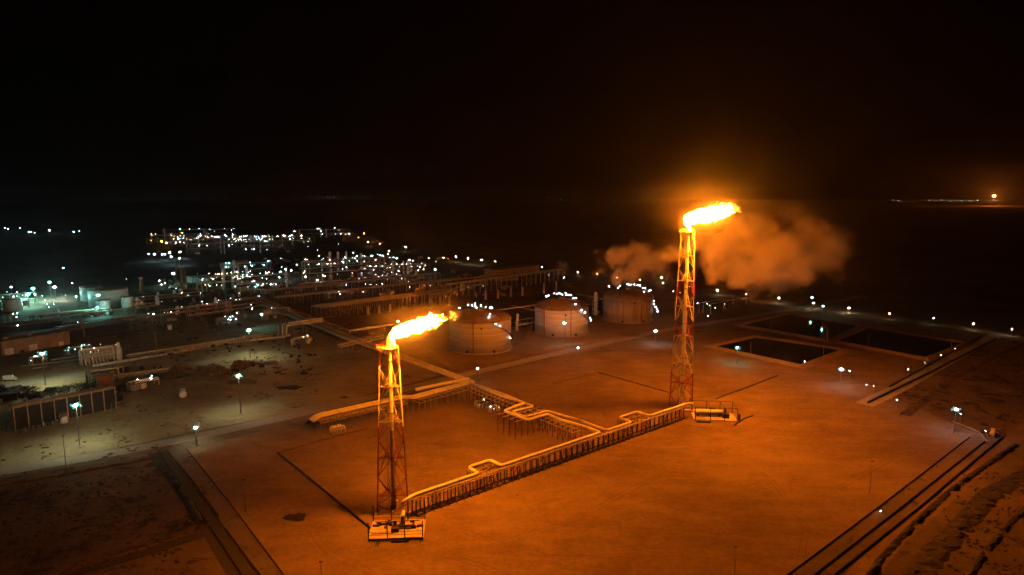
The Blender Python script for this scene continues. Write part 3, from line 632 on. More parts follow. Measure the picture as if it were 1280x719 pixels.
wall('bund_wall', 'low bund wall behind the taller stack, upper left side', [G(748, 466), G(790, 478), G(836, 491)], .7, .5, group=g_)
wall('bund_wall', 'low bund wall running up-right behind the taller stack', [G(895, 499), G(930, 486), G(972, 470)], .7, .5, group=g_)
wall('bund_wall', 'short bund wall right of the drum skid', [G(918, 532), G(930, 524), G(941, 520)], .6, .5, group=g_)
wall('bund_wall', 'faint bund wall in the sand between the lamps and the flare pad', [G(690, 480), G(748, 466)], .4, .25, 'rubble', group=g_)
g_ = 'low dark barriers along the perimeter tracks'
def ext(a, b, k): a, b = G(*a), G(*b); return b + (b - a) * k
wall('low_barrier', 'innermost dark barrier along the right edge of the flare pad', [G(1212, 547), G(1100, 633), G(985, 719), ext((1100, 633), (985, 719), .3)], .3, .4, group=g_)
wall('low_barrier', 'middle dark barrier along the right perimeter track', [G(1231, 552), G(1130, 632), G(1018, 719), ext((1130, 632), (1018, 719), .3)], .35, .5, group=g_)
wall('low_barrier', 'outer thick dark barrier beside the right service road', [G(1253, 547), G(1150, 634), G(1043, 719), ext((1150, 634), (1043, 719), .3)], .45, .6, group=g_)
wall('low_barrier', 'inner dark barrier along the left edge of the flare pad', [G(233, 561), G(288, 630), G(357, 722), ext((288, 630), (357, 722), .3)], .3, .4, group=g_)
wall('low_barrier', 'middle dark barrier left of the pad that ends halfway', [G(208, 563), G(240, 600), G(273, 645)], .35, .5, group=g_)
wall('low_barrier', 'lower piece of the middle dark barrier left of the pad', [G(282, 662), G(325, 719), ext((282, 662), (325, 719), .6)], .35, .5, group=g_)
wall('low_barrier', 'outer dark barrier beside the asphalt track at left', [G(200, 566), G(250, 640), G(303, 719), ext((250, 640), (303, 719), .4)], .35, .5, group=g_)
wall('low_barrier', 'near one of two dark barriers along the track right of the ponds', [G(1085, 504), G(1165, 465), G(1245, 424)], .9, 1.0, group=g_)
wall('low_barrier', 'far one of two dark barriers along the track right of the ponds', [G(1112, 484), G(1175, 449), G(1228, 420)], .8, .9, group=g_)
wall('low_barrier', 'curved kerb at the corner of the pad below the right lamp mast', fillet([G(1190, 527), G(1225, 540), G(1234, 553)], 8), .4, .4, 'concrete', group=g_)
# rough banks at lower right and lower left
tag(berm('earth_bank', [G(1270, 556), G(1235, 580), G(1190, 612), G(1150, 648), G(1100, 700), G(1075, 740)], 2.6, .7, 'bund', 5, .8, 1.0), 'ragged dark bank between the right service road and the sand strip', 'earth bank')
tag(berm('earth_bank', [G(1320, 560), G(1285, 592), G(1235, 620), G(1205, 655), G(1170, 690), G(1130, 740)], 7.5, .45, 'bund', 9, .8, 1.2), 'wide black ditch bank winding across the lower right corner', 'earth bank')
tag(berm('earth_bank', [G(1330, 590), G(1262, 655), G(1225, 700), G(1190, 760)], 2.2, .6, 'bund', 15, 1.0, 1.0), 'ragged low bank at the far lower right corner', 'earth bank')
tag(berm('earth_bank', [G(262, 657), G(180, 681), G(100, 708), G(40, 735)], 2.5, .8, 'scrubland', 21, .8, 1.5), 'low ragged bank on the far side of the dirt track at lower left', 'earth bank')
tag(berm('earth_bank', [G(196, 577), G(228, 615), G(250, 655)], 3.0, 1.0, 'bund', 25, .6, 1.5), 'dark bank on the left side of the asphalt track', 'earth bank')
tag(berm('earth_bank', [G(-30, 612), G(80, 594), G(192, 573)], 2.5, .7, 'scrubland', 27, .6, 2), 'low bank along the near side of the plant road', 'earth bank')
tag(berm('earth_bank', [G(1130, 520), G(1180, 478), G(1245, 445), G(1300, 420)], 5, .9, 'scrubland', 31, 1.0, 3), 'ragged bank in the scrub right of the track', 'earth bank')

# ------------------------------------------------------------------ ponds
def pond(label, pts):
    W4 = [G(*p) for p in pts]; c = sum(W4, Vector()) / 4
    root = thing('pond_basin', label, 'pond', c, 0, 'evaporation ponds')
    b = MB(); vs = []
    for k, z in ((1.0, .0), (1.0, 1.9), (1.0, 0.3)):
        pass
    for i, p in enumerate(W4):
        d = (p - c); u = d.normalized()
        vs += [(d + u * 9) * 1.0 + Vector((0, 0, .02)), d + u * 5 + Vector((0, 0, 1.4)), d + u * 2 + Vector((0, 0, 1.4)), d - u * 1 + Vector((0, 0, .2))]
    fs = []
    for i in range(4):
        j = (i + 1) % 4
        for k in range(3): fs.append((4 * i + k, 4 * i + k + 1, 4 * j + k + 1, 4 * j + k))
    b.add(vs, fs); b.build('embankment', 'bank', root)
    w = MB().add([(p - c) + Vector((0, 0, .45)) for p in W4], [(0, 1, 2, 3)]).build('water', 'water', root); kind(w, 'structure')
pond('near left dark pond behind the taller flare stack', [(893, 434), (999, 457), (1050, 438), (945, 422.5)])
pond('far left dark pond with two teal lamp reflections', [(928, 407), (1034, 426), (1073, 408), (985, 394)])
pond('long right dark pond beyond the pond bank', [(1046, 427), (1155, 448), (1203, 430), (1087, 411)])

# ------------------------------------------------------------------ lamps
ME = {}
LC = dict(teal=(.32, 1, .85), flood=(.88, 1, .66), white=(.85, .97, 1), cold=(.42, .75, 1), warm=(1, .80, .45), sodium=(1, .52, .08), green=(.45, 1, .65), blue=(.35, .5, 1), lwarm=(1, .84, .52))
def lens_mat(col, s):
    k = (col, s)
    if k not in ME: ME[k] = emis("lamp_light_%s_%d" % (col, int(s)), LC[col], s * LS)
    return ME[k]
HALO = dict(teal=(.05, .62, .60), flood=(.10, .65, .62), cold=(.16, .52, .80), white=(.45, .55, .60), lwarm=(.8, .5, .2))
def lamp(px, py, h, r, s, col, label, group, pby=None, name='lamp_mast', arm='flood', cat='lamp mast'):
    p = G(px, py, h) if pby is None else G(px, pby)
    if pby is not None: h = ztop(p.y, py)
    if arm == 'small': kr, ks = random.choice(((.42, .8), (.55, 1.1), (.68, 1.1), (.45, .4), (.85, .06), (.38, .6))); r *= kr; s *= ks
    root = thing(name, label, cat, (p.x, p.y, 0), random.uniform(0, 3), group)
    pr = .28 if arm == 'flood' else .12
    key = ('pole', round(h, 1), arm)
    if key not in ME: ME[key] = MB().bar((0, 0, 0), (0, 0, h - .1), pr, 6, pr * .5).mesh('pole', 'steel')
    inst(ME[key], 'pole', root)
    key = ('head', arm, r, round(h, 1))
    if key not in ME:
        b = MB()
        if arm == 'flood':
            b.bar((-1.6, 0, h - .1), (1.6, 0, h - .1), .09, 4).bar((0, -1.0, h - .1), (0, 1.0, h - .1), .09, 4)
            for x in (-1.5, 1.5): b.box((x, 0, h + .15), (.7, .5, .35))
        else: b.bar((0, 0, h - .1), (.9, 0, h + .1), .06, 4).box((.5, 0, h + r + .12), (.7, .3, .12))
        ME[key] = b.mesh('lamp_bracket', 'steel')
    inst(ME[key], 'lamp_bracket', root)
    key = ('lens', round(r, 2), col, s)
    if key not in ME: ME[key] = MB().ball((0, 0, 0), r, 1 if r < .6 else 2, .7).mesh('lamp_lens', lens_mat(col, s))
    o = inst(ME[key], 'lamp_lens', root, (0, 0, h + (.1 if arm == 'flood' else .05)))
    if arm == 'flood':                                        # ring of dim tinted balls added to imitate a halo of glare
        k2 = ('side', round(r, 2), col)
        if k2 not in ME: ME[k2] = MB().ball((0, 0, 0), r * .8, 1, .8).mesh('halo_ball', emis('halo_glow_' + col, HALO.get(col, (.25, .7, .8)), .9))
        for q in range(6): inst(ME[k2], 'halo_ball', root, (r * 2.2 * math.cos(q * PI / 3), r * 2.2 * math.sin(q * PI / 3), h + (.7 * r if q % 2 else -.75 * r)))
    return root
big = 'tall floodlight masts of the plant'
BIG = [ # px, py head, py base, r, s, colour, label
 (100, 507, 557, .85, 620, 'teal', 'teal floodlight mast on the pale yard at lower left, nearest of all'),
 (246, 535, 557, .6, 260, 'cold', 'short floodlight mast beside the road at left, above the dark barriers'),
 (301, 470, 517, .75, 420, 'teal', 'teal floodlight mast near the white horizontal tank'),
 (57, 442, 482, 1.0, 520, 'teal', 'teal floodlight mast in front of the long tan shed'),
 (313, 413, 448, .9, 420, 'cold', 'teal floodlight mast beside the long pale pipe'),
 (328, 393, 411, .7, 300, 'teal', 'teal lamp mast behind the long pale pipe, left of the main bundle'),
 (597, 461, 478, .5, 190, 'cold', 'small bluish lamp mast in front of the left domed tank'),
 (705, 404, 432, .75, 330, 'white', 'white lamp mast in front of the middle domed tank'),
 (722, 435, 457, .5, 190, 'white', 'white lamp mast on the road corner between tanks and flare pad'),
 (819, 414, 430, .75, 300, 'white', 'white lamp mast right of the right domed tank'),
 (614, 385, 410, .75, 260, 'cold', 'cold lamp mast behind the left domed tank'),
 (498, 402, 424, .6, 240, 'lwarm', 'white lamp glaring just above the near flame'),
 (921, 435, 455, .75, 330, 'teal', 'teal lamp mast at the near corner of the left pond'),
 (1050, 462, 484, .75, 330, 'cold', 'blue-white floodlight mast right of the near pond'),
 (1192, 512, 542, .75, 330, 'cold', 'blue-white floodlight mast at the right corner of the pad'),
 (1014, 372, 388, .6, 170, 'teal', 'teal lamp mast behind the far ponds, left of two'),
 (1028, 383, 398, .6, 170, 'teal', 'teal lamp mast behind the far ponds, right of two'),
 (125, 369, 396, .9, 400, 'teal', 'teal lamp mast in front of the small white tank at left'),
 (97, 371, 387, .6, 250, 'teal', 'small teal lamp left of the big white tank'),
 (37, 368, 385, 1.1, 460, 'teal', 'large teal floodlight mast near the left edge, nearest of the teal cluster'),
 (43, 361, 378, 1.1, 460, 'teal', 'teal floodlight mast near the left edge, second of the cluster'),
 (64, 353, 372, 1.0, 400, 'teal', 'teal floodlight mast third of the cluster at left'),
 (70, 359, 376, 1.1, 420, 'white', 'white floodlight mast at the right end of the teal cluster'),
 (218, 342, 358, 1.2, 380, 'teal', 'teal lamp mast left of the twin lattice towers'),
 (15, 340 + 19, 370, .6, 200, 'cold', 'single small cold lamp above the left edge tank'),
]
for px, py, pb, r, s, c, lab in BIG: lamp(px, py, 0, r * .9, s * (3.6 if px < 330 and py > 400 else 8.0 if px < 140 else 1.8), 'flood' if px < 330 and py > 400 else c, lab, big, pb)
ROWS = [
 ('lamps along the far perimeter road behind the domed tanks', 'warm white lamp in the far perimeter row behind the tanks', 'lwarm', 5.5, .7, 800,
  [(656, 332), (677, 334), (699, 337), (722, 340), (747, 343), (772, 347), (800, 350), (827, 347), (829, 354), (897, 363), (933, 368)]),
 ('lamps along the far perimeter road right of the ponds', 'warm white lamp in the perimeter row beyond the ponds', 'lwarm', 5, .7, 950,
  [(974, 373), (1017, 379), (1061, 385), (1112, 392), (1167, 398), (1217, 405), (1265, 412)]),
 ('lamps of the far road behind the lit process units', 'white lamp in the row behind the lit process units', 'lwarm', 9, 1.0, 330,
  [(460, 303), (475, 305), (486, 314), (507, 309), (512, 325), (536, 323), (554, 322), (570, 321), (585, 323), (602, 325), (619, 327)]),
 ('teal yard lamps in the far middle ground', 'teal or cold lamp of the far middle ground', 'teal', 12, 1.1, 300,
  [(357, 337), (364, 338), (371, 331), (382, 346), (397, 350), (492, 322), (516, 326), (525, 334), (544, 337)]),
 ('scattered small lamps in the far middle ground', 'small white lamp scattered in the far middle ground', 'white', 8, .7, 200,
  [(351, 323), (352, 334), (377, 294), (385, 308), (399, 320), (399, 330), (442, 316), (427, 291), (423, 305), (397, 313), (380, 341), (545, 327), (420, 352), (433, 356), (425, 368), (512, 359), (454, 365)]),
 ('small lamps over the middle pipe racks', 'small white lamp above the middle pipe racks', 'white', 8, .45, 170,
  [(538, 357), (562, 354), (587, 351), (611, 349), (614, 354), (633, 346), (686, 344), (705, 347), (457, 355), (463, 356), (471, 356), (478, 355), (511, 352), (500, 345)]),
 ('small lamps between the taller stack and the far lamps', 'small lamp seen between the taller stack and the far perimeter', 'white', 8, .45, 190,
  [(842, 364), (850, 366), (862, 358), (885, 395)]),
 ('small lamps along the track right of the ponds', 'small white lamp along the track right of the ponds', 'white', 5, .28, 260,
  [(1006, 452), (1062, 464), (1083, 481), (1092, 483), (1121, 500), (1135, 462), (1156, 453), (1176, 444), (1194, 436), (1201, 518), (1232, 539)]),
 ('tiny lamps along the right barriers', 'tiny white lamp between the barriers at lower right', 'white', 1.0, .2, 120, [(1101, 639)]),
 ('blue and green lamps right of the taller stack', 'blue or green lamp right of the taller stack', 'green', 8, .6, 200, [(884, 380), (887, 382), (894, 385)]),
 ('small lamps among the left storage tanks', 'small white lamp among the equipment at the left edge', 'white', 6, .5, 190,
  [(53, 370), (56, 375), (59, 380), (67, 380), (61, 384), (82, 369), (90, 354), (97, 403), (22, 407), (146, 398), (192, 393), (158, 349), (202, 356), (206, 354), (199, 351), (220, 361), (235, 369), (236, 384), (253, 377), (296, 391), (314, 381), (315, 386), (247, 342), (200, 351)]),
 ('white lamps low in the far left yard', 'bright white lamp at the far left yard beyond the tanks', 'cold', 10, 1.5, 330,
  [(62, 288), (6, 285), (10, 286), (36, 290), (39, 290), (43, 291), (92, 290), (99, 289), (25, 285), (79, 335)]),
 ('single bright far lamps', 'bright white lamp standing apart on the far plain', 'white', 14, 1.8, 330, [(397, 286)]),
 ('sodium lamps of the far depot', 'orange sodium lamp at the far depot', 'sodium', 12, 2.0, 120, [(432, 293), (455, 292), (448, 297), (202, 302), (208, 304)]),
 ('white floodlights left of the far refinery', 'cold floodlight at the left of the far refinery', 'cold', 12, 1.5, 330, [(203, 318), (206, 318), (212, 316), (214, 321), (224, 323), (193, 318), (186, 318), (225, 315)]),
]
for grp, lab, col, h, r, s, pts in ROWS:
    pts = sorted(pts)
    for i, (px, py) in enumerate(pts):
        l_ = lab + (', ' + ordn(i, len(pts)) if len(pts) > 1 else '')
        c_ = col
        if 'teal or cold' in lab and i % 3 == 1: c_ = 'cold'
        lamp(px, py, h, r, s, c_, l_, grp, None, 'street_lamp', 'small', 'street lamp')
lamp(872, 379, 8, .8, 260, 'blue', 'violet-blue lamp just right of the taller stack', None, None, 'street_lamp', 'small', 'street lamp')
# unlit masts
for i, (px, pt, pb, lab) in enumerate(((307, 600, 640, 'unlit mast standing on the dark sand left of the shorter stack'), (1087, 577, 616, 'unlit mast in the sand near the right barriers'), (917, 684, 735, 'unlit mast cut by the bottom edge, right of centre'), (403, 703, 745, 'unlit mast cut by the bottom edge below the shorter stack'),
        (1085, 417, 436, 'unlit mast on the bank of the long right pond'), (1034, 411, 428, 'unlit mast on the bank between the left ponds'), (963, 398, 416, 'unlit mast at the left end of the far pond'), (1189, 414, 436, 'unlit mast behind the right end of the long pond'),
        (1029, 425, 446, 'unlit mast at the right end of the near pond'), (938, 427, 443, 'pale banner post on the near pond edge'), (198, 461 - 46, 463, 'unlit brown mast in front of the long pale pipe'), (1134, 612, 632, 'thin unlit post on the middle barrier, right'), (1169, 583, 603, 'thin unlit post on the middle barrier, farther right'), (1044, 688, 705, 'thin unlit post on the middle barrier, lowest'),
        (721, 446, 457, 'short post below the road corner lamp'), (745, 443, 452, 'short barrier post on the sand by the road'), (143, 505, 548, 'thin pole on the pale yard right of the teal floodlight'), (83, 545, 587, 'thin pole at the near edge of the pale yard'), (318, 430, 447, 'thin pole near the rubble heaps'), (225, 455, 470, 'thin post near the white horizontal tank'))):
    p = G(px, pb); h = ztop(p.y, pt); root = thing('light_mast', lab, 'mast', p, 0, 'unlit masts')
    big_ = h > 8
    MB().bar((0, 0, 0), (0, 0, h), .16 if big_ else .09, 6, .1 if big_ else .07).build('pole', 'steel', root)
    MB().box((0, 0, h + .1), (.9 if big_ else .4, .3, .25)).build('lamp_bracket', 'darksteel', root)

# ------------------------------------------------------------------ domed tanks
def domed_tank(cx, base_py, wpx, rim_py, label, shell, lamps_px, side_pipes):
    base = G(cx, base_py); R = wpx / 2 * (base.y * cp + H * sp) / F; c = Vector((base.x, base.y + R, 0)); R *= (c.y * cp + H * sp) / (base.y * cp + H * sp)
    Hh = ztop(c.y - R, rim_py)
    root = thing('storage_tank', label, 'storage tank', c, 0, 'domed storage tanks')
    MB().lathe((0, 0, 0), [(R, 0), (R, Hh)], 72).build('shell', shell, root, True)
    for m_, z in ((0, Hh), (1, Hh * .82), (2, Hh * .38)): MB().lathe((0, 0, 0), [(R + .02, z - .25), (R + .35, z - .2), (R + .35, z + .1), (R + .02, z + .15)], 72).build('wind_girder', shell, root, True)
    rise = R * .27; dome = [(R * math.cos(t * PI / 2 / 7) if t else R - .02, Hh + .1 + rise * math.sin(t * PI / 2 / 7)) for t in range(7)] + [(.5, Hh + .1 + rise)]
    d = MB().lathe((0, 0, 0), dome, 48).build('dome_roof', 'tank2', root, True)
    MB().lathe((0, 0, 0), [(R + 1.1, 0), (R + 1.1, .5), (R + .9, .6)], 48).build('ring_foundation', 'concrete', root)
    rl = MB()
    for i in range(48):
        a = 2 * PI * i / 48; b_ = 2 * PI * (i + 1) / 48; p = Vector(((R + .2) * math.cos(a), (R + .2) * math.sin(a), Hh)); q = Vector(((R + .2) * math.cos(b_), (R + .2) * math.sin(b_), Hh))
        z1 = Vector((0, 0, 1.2)); rl.bar(p, p + z1, .06, 3).bar(p + z1, q + z1, .05, 3).bar(p + z1 * .5, q + z1 * .5, .04, 3)
    rl.build('railing', 'red', root)
    # spiral stair on the right side
    stp = MB(); a0_ = -1.15; a1_ = .55; n = 46; prev = None
    for i in range(n + 1):
        a = a0_ + (a1_ - a0_) * i / n; z = Hh * (1 - i / n); p = Vector(((R + .7) * math.cos(a), (R + .7) * math.sin(a), z))
        stp.box((p.x, p.y, p.z), (1.3, .8, .1), a)
        if prev: stp.bar(prev + Vector((0, 0, 1.1)), p + Vector((0, 0, 1.1)), .06, 3).bar(prev, p, .14, 3)
        prev = p
    stp.build('spiral_stair', 'darksteel', root)
    # roof walkway from the rim to the crown
    wk = MB(); q = [Vector((R * .95 * math.cos(-.75) * (1 - t), R * .95 * math.sin(-.75) * (1 - t), Hh + .5 + rise * math.sin(math.acos(max(0, min(1, .95 * (1 - t))))))) for t in [i / 8 for i in range(9)]]
    for a, b_ in zip(q, q[1:]): wk.bar(a, b_, .45, 4); wk.bar(a + Vector((0, 0, 1.4)), b_ + Vector((0, 0, 1.4)), .07, 3)
    wk.build('roof_walkway', 'red', root)
    MB().lathe((0, 0, Hh + rise), [(2.6, 0), (2.6, .4)], 16).build('crown_platform', 'steel', root)
    for k in range(7):
        a = k * .9; MB().lathe((2 * math.cos(a), 2 * math.sin(a), Hh + rise), [(.3, .2), (.3, 1.5), (.55, 1.7), (.1, 2.1)], 8).build('roof_vent', 'steel', root, True)
    for i, ang in enumerate(side_pipes): MB().tube([((R + .5) * math.cos(ang), (R + .5) * math.sin(ang), z) for z in (0, Hh * .5, Hh, Hh + 1.2)], .28, 6).build('riser_pipe', 'red', root, True)
    for ang, z in ((-1.5, Hh - 3.2), (-1.95, 1.6), (-1.1, 1.6)):
        MB().bar(((R - .1) * math.cos(ang), (R - .1) * math.sin(ang), z), ((R + 1.0) * math.cos(ang), (R + 1.0) * math.sin(ang), z), .7 if z > 3 else .9, 10).build('manway', 'darksteel', root)
    MB().tube([((R + .8) * math.cos(-1.5), (R + .8) * math.sin(-1.5), z) for z in (0, Hh - 3.2)], .12, 5).build('gauge_pipe', 'steel', root)
    lm = MB().ball((0, 0, 0), .24, 1).mesh('lamp', lens_mat('white', 190))
    for px, py in lamps_px:       # fixed on rail, stair or dome: find the height where that ray meets the tank
        best = None
        for k in range(60):
            z = Hh * .2 + (Hh + rise + 2 - Hh * .2) * k / 59; p = G(px, py, z); rr = (p.xy - c.xy).length
            surf = R + .8 if z < Hh + .5 else R * math.sqrt(max(0, 1 - ((z - 1.2 - Hh) / rise) ** 2)) if z - 1.2 - Hh < rise else 0
            e = abs(rr - surf) + (0 if p.x - c.x > -R * 1.1 else 5) - (.3 if z > Hh else 0)
            if best is None or e < best[0]: best = (e, p)
        inst(lm, 'lamp', root, best[1] - c)
    return root, R, c, Hh
def zoomed(pts, ox, oy, k): return [(ox + x / k, oy + y / k) for x, y in pts]
l1_ = zoomed([(275, 200), (360, 170), (400, 175), (432, 158), (430, 185), (445, 195), (487, 175), (535, 193), (585, 225), (580, 262), (570, 290), (655, 248), (638, 360), (678, 383), (750, 445), (767, 470), (783, 500)], 540, 360, 8)
l2_ = zoomed([(184, 245), (205, 235), (262, 215), (290, 225), (312, 208), (330, 222), (345, 228), (378, 215), (385, 230), (405, 228), (428, 234), (455, 262), (480, 265), (512, 292), (475, 320), (488, 345), (538, 382), (572, 404), (622, 460), (630, 484)], 660, 340, 8)
l3_ = zoomed([(812, 146), (902, 160), (920, 143), (995, 120), (1010, 130), (1025, 128), (1062, 128), (1097, 134), (1118, 137), (1148, 160), (1172, 163), (1210, 188), (1224, 183), (1160, 196), (1172, 213), (1190, 234), (1230, 270), (1258, 290)], 660, 340, 8) + [(817, 380 + .4), (819.5, 383.5), (821.5, 386.5), (822, 389.5)]
T1 = domed_tank(599, 443, 76, 405, 'left domed storage tank behind the near flame, nearest of the three', 'shellA', l1_, (-1.75,))
T2 = domed_tank(704, 421.5, 66, 389, 'middle domed storage tank with pale shell', 'shellB', l2_, (-2.3, -1.3))
T3 = domed_tank(790, 404.5, 61, 375, 'right domed storage tank with ribbed brown shell, half in smoke', 'shellC', l3_, (-1.2,))
pipe('long pipe between the left and middle domed tanks', [G(620, 388, 6), G(700, 377, 6)], .7, 'paleroad')
pipe('pipe between the middle and right domed tanks', [G(722, 368, 6), G(765, 375, 6)], .6, 'paleroad')
pipe('pipe leaving the middle domed tank to the left', [G(640, 381.5, 6), G(678, 390, 6)], .5, 'pipe2')
tag(berm('earth_bank', [G(560, 446), G(620, 452), G(684, 435), G(740, 427), G(800, 420)], 7, 1.2, 'pad', 41, .2, 3), 'low earth dyke in front of the three domed tanks', 'earth bank')
tag(berm('earth_bank', [G(640, 432), G(655, 425), G(665, 405)], 5, 1.0, 'pad', 43, .2, 3), 'cross dyke between the left and middle domed tanks', 'earth bank')

# ------------------------------------------------------------------ left storage tanks
def flat_tank(cx, base_py, wpx, top_py, label, m='white', rise=.04):
    base = G(cx, base_py); R = wpx / 2 * (base.y * cp + H * sp) / F; c = Vector((base.x, base.y + R, 0)); Hh = ztop(c.y - R, top_py)
    root = thing('storage_tank', label, 'storage tank', c, 0, 'white storage tanks at left')
    MB().lathe((0, 0, 0), [(R, 0), (R, Hh)], 48).build('shell', m, root, True)
    MB().lathe((0, 0, 0), [(R - .1, Hh - .05), (R * .5, Hh + R * rise), (.2, Hh + R * rise * 1.6)], 48).build('roof', 'tank2', root, True)
    MB().lathe((0, 0, 0), [(R + .01, Hh - .3), (R + .25, Hh - .25), (R + .25, Hh), (R + .01, Hh + .05)], 48).build('rim', 'steel', root, True)
    rl = MB()
    for i in range(30):
        a = 2 * PI * i / 30; b_ = 2 * PI * (i + 1) / 30; p = Vector((R * math.cos(a), R * math.sin(a), Hh)); q = Vector((R * math.cos(b_), R * math.sin(b_), Hh)); z1 = Vector((0, 0, 1.1)); rl.bar(p, p + z1, .05, 3).bar(p + z1, q + z1, .05, 3)
    rl.build('railing', 'steel', root)
    ld = MB(); prev = None
    for i in range(25):
        a = -2.6 + 1.3 * i / 24; p = Vector(((R + .5) * math.cos(a), (R + .5) * math.sin(a), Hh * i / 24)); ld.box(p, (.9, .5, .08), a)
        if prev: ld.bar(prev + Vector((0, 0, 1)), p + Vector((0, 0, 1)), .05, 3)
        prev = p
    ld.build('stair', 'darksteel', root)
    return root
flat_tank(123, 386, 44, 364, 'big white flat-topped tank at left, behind the small green-lit one')
flat_tank(107, 377, 24, 360, 'white tank half hidden behind the big white tank')
flat_tank(125, 392, 16, 376, 'small white tank lit green in front of the big white tank')
flat_tank(156, 388, 13, 372, 'small green-white tank right of the big white tank')
flat_tank(9, 390, 20, 375, 'white tank at the left edge of the view')
flat_tank(24, 383, 12, 372, 'small tank beside the left edge tank', 'tank')
flat_tank(77, 530, 8.5, 521, 'small pale tank beside the long open shed')

# horizontal white tank on the yard
r0 = thing('horizontal_tank', 'white horizontal cylinder tank lying on the yard at left', 'tank', G(229, 496), math.radians(118))
MB().tube([(-3.9, 0, 2.2), (-3.4, 0, 2.2), (3.4, 0, 2.2), (3.9, 0, 2.2)], [1.1, 1.9, 1.9, 1.1], 18).build('vessel', 'white', r0, True)
for x in (-2.3, 2.3): MB().box((x, 0, .6), (.5, 3, 1.2)).build('saddle', 'darksteel', r0)
for x in (-2.6, -1.3, 0, 1.3, 2.6): MB().tube([(x, 1.95 * math.cos(t), 2.2 + 1.95 * math.sin(t)) for t in [i * PI / 8 for i in range(17)]], .06, 4).build('hoop', 'darksteel', r0)

# ------------------------------------------------------------------ long low pipes with lights at left
pipe('long pale pipe lying across the yard at left', [G(116, 457.5, 1), G(200, 444, 1), G(280, 429, 1), G(359, 420.5, 1), G(362, 418, 1)], .85, 'paleroad', 2)
pipe('second line beside the long pale pipe', [G(205, 440.5, 1), G(280, 427, 1), G(340, 419, 1)], .35, 'pipe2')
for i, (px, py) in enumerate(((210, 441), (229, 438), (234, 437), (251, 434), (256, 433), (272, 430), (286, 428), (291, 427), (305, 424), (309, 424))):
    p = G(px, py + 1.5); root = thing('valve_post', 'pair of pale valve posts on the long pale pipe, ' + ordn(i, 10), 'valve', p, A_ANG, 'valve posts on the pale pipe')
    for dx in (-.5, .5): MB().bar((dx, 0, 0), (dx, 0, 3.6), .22, 6).build('stem', 'paleroad', root)
    MB().box((0, 0, 2.4), (1.6, .4, .4)).build('valve_body', 'pipe2', root)
for i, pts in enumerate((((26, 458), (60, 454), (110, 448)), ((64, 450), (110, 443)), ((40, 461), (60, 457.5)))):
    pipe('%s pale pipe line of the green-lit rack before the tan shed' % ('near', 'far', 'short')[i], [G(*p, 1) for p in pts], .5, 'pale' if 0 else 'paleroad')

# ------------------------------------------------------------------ buildings
def shed(label, p0, p1, depth, hpx_top, m_wall='tan', m_roof='roofrust', doors=(), roofboxes=(), h=None, name='industrial_shed', group=None):
    a, b_ = G(*p0), G(*p1); d = b_ - a; Ln = d.length; ang = math.atan2(d.y, d.x); h = h or ztop(a.y, hpx_top)
    root = thing(name, label, 'building', a, ang, group)
    MB().box((Ln / 2, depth / 2, h / 2), (Ln, depth, h)).build('walls', m_wall, root)
    r = MB().add([(-.5, -.6, h), (Ln + .5, -.6, h), (Ln + .5, depth / 2, h + depth * .06), (-.5, depth / 2, h + depth * .06), (-.5, depth + .6, h), (Ln + .5, depth + .6, h), (-.5, -.6, h - .3), (Ln + .5, -.6, h - .3), (-.5, depth + .6, h - .3), (Ln + .5, depth + .6, h - .3)],
        [(0, 1, 2, 3), (3, 2, 5, 4), (6, 7, 1, 0), (4, 5, 9, 8), (6, 0, 3, 4, 8), (1, 7, 9, 5, 2)]).build('roof', m_roof, root)
    for x, w, hh, mm in doors:
        dd = MB().box((x * Ln, -.05, hh / 2), (w, .14, hh)).build('door', mm, root)
        MB().box((x * Ln, -.1, hh + .1), (w + .4, .2, .2)).build('door_head', 'steel', dd)
    for x, s_ in roofboxes: MB().box((x * Ln, depth * .25, h + .8 + depth * .02), (s_, s_ * .8, 1.9)).build('roof_vent', m_wall, root)
    return root
shed('long tan shed with two dark roller doors and roof vents at left', (3, 445), (88, 430), 16, 427, doors=((.1, 5, 4.5, 'white'), (.44, 5, 4.5, 'white'), (.28, 2.4, 1.8, 'dark'), (.86, 3, 3, 'white')), roofboxes=((.1, 3), (.43, 3)))
shed('rust-edged flat-roofed hall behind the tan shed', (-60, 424), (78, 409), 22, 415, 'dark', 'roofrust')
shed('open canopy hall with two orange roof edges right of the tan shed', (88, 424), (160, 412), 24, 413, 'dark', 'roofrust')
shed('narrow dark canopy behind the orange-edged canopy', (80, 409), (152, 401), 14, 404, 'dark', 'roofrust')
shed('brown control building beyond the middle pipe racks', (620, 349), (674, 342), 22, 338, 'tan', 'roofrust')
shed('brown block at the left behind the main bundle', (622, 352), (648, 350), 10, 346, 'tan', 'tank2')
shed('pale long warehouse below the far refinery', (285, 336), (310, 332), 14, 329, 'white', 'tank')
shed('pale warehouse with dark gable below the far refinery', (266, 334), (284, 332), 10, 331, 'tan', 'tank2')
shed('long pale low hall left of the twin lattice towers', (240, 354), (262, 352), 18, 347, 'white', 'tank')
shed('sodium-lit depot hall on the far plain', (430, 302), (468, 301), 25, 297, 'tan', 'roofrust')
shed('small pale cabin beside the lamps near the white horizontal tank', (168, 489), (184, 484), 6, 481, 'tank', 'tank')
shed('small dark hut near the left edge pipes', (4, 503), (22, 500), 5, 494, 'dark', 'dark')
shed('rusty cubic cabin behind the long open shed', (123, 487), (141, 484), 7, 472, 'roofrust', 'roofrust')
shed('small cream kiosk on the road behind the long pale pipe', (210.5, 412.5), (215, 412), 4, 407, 'white', 'white')
shed('flat hall right of the dark rack yard', (146, 468), (162, 465), 8, 460, 'dark', 'roofrust')
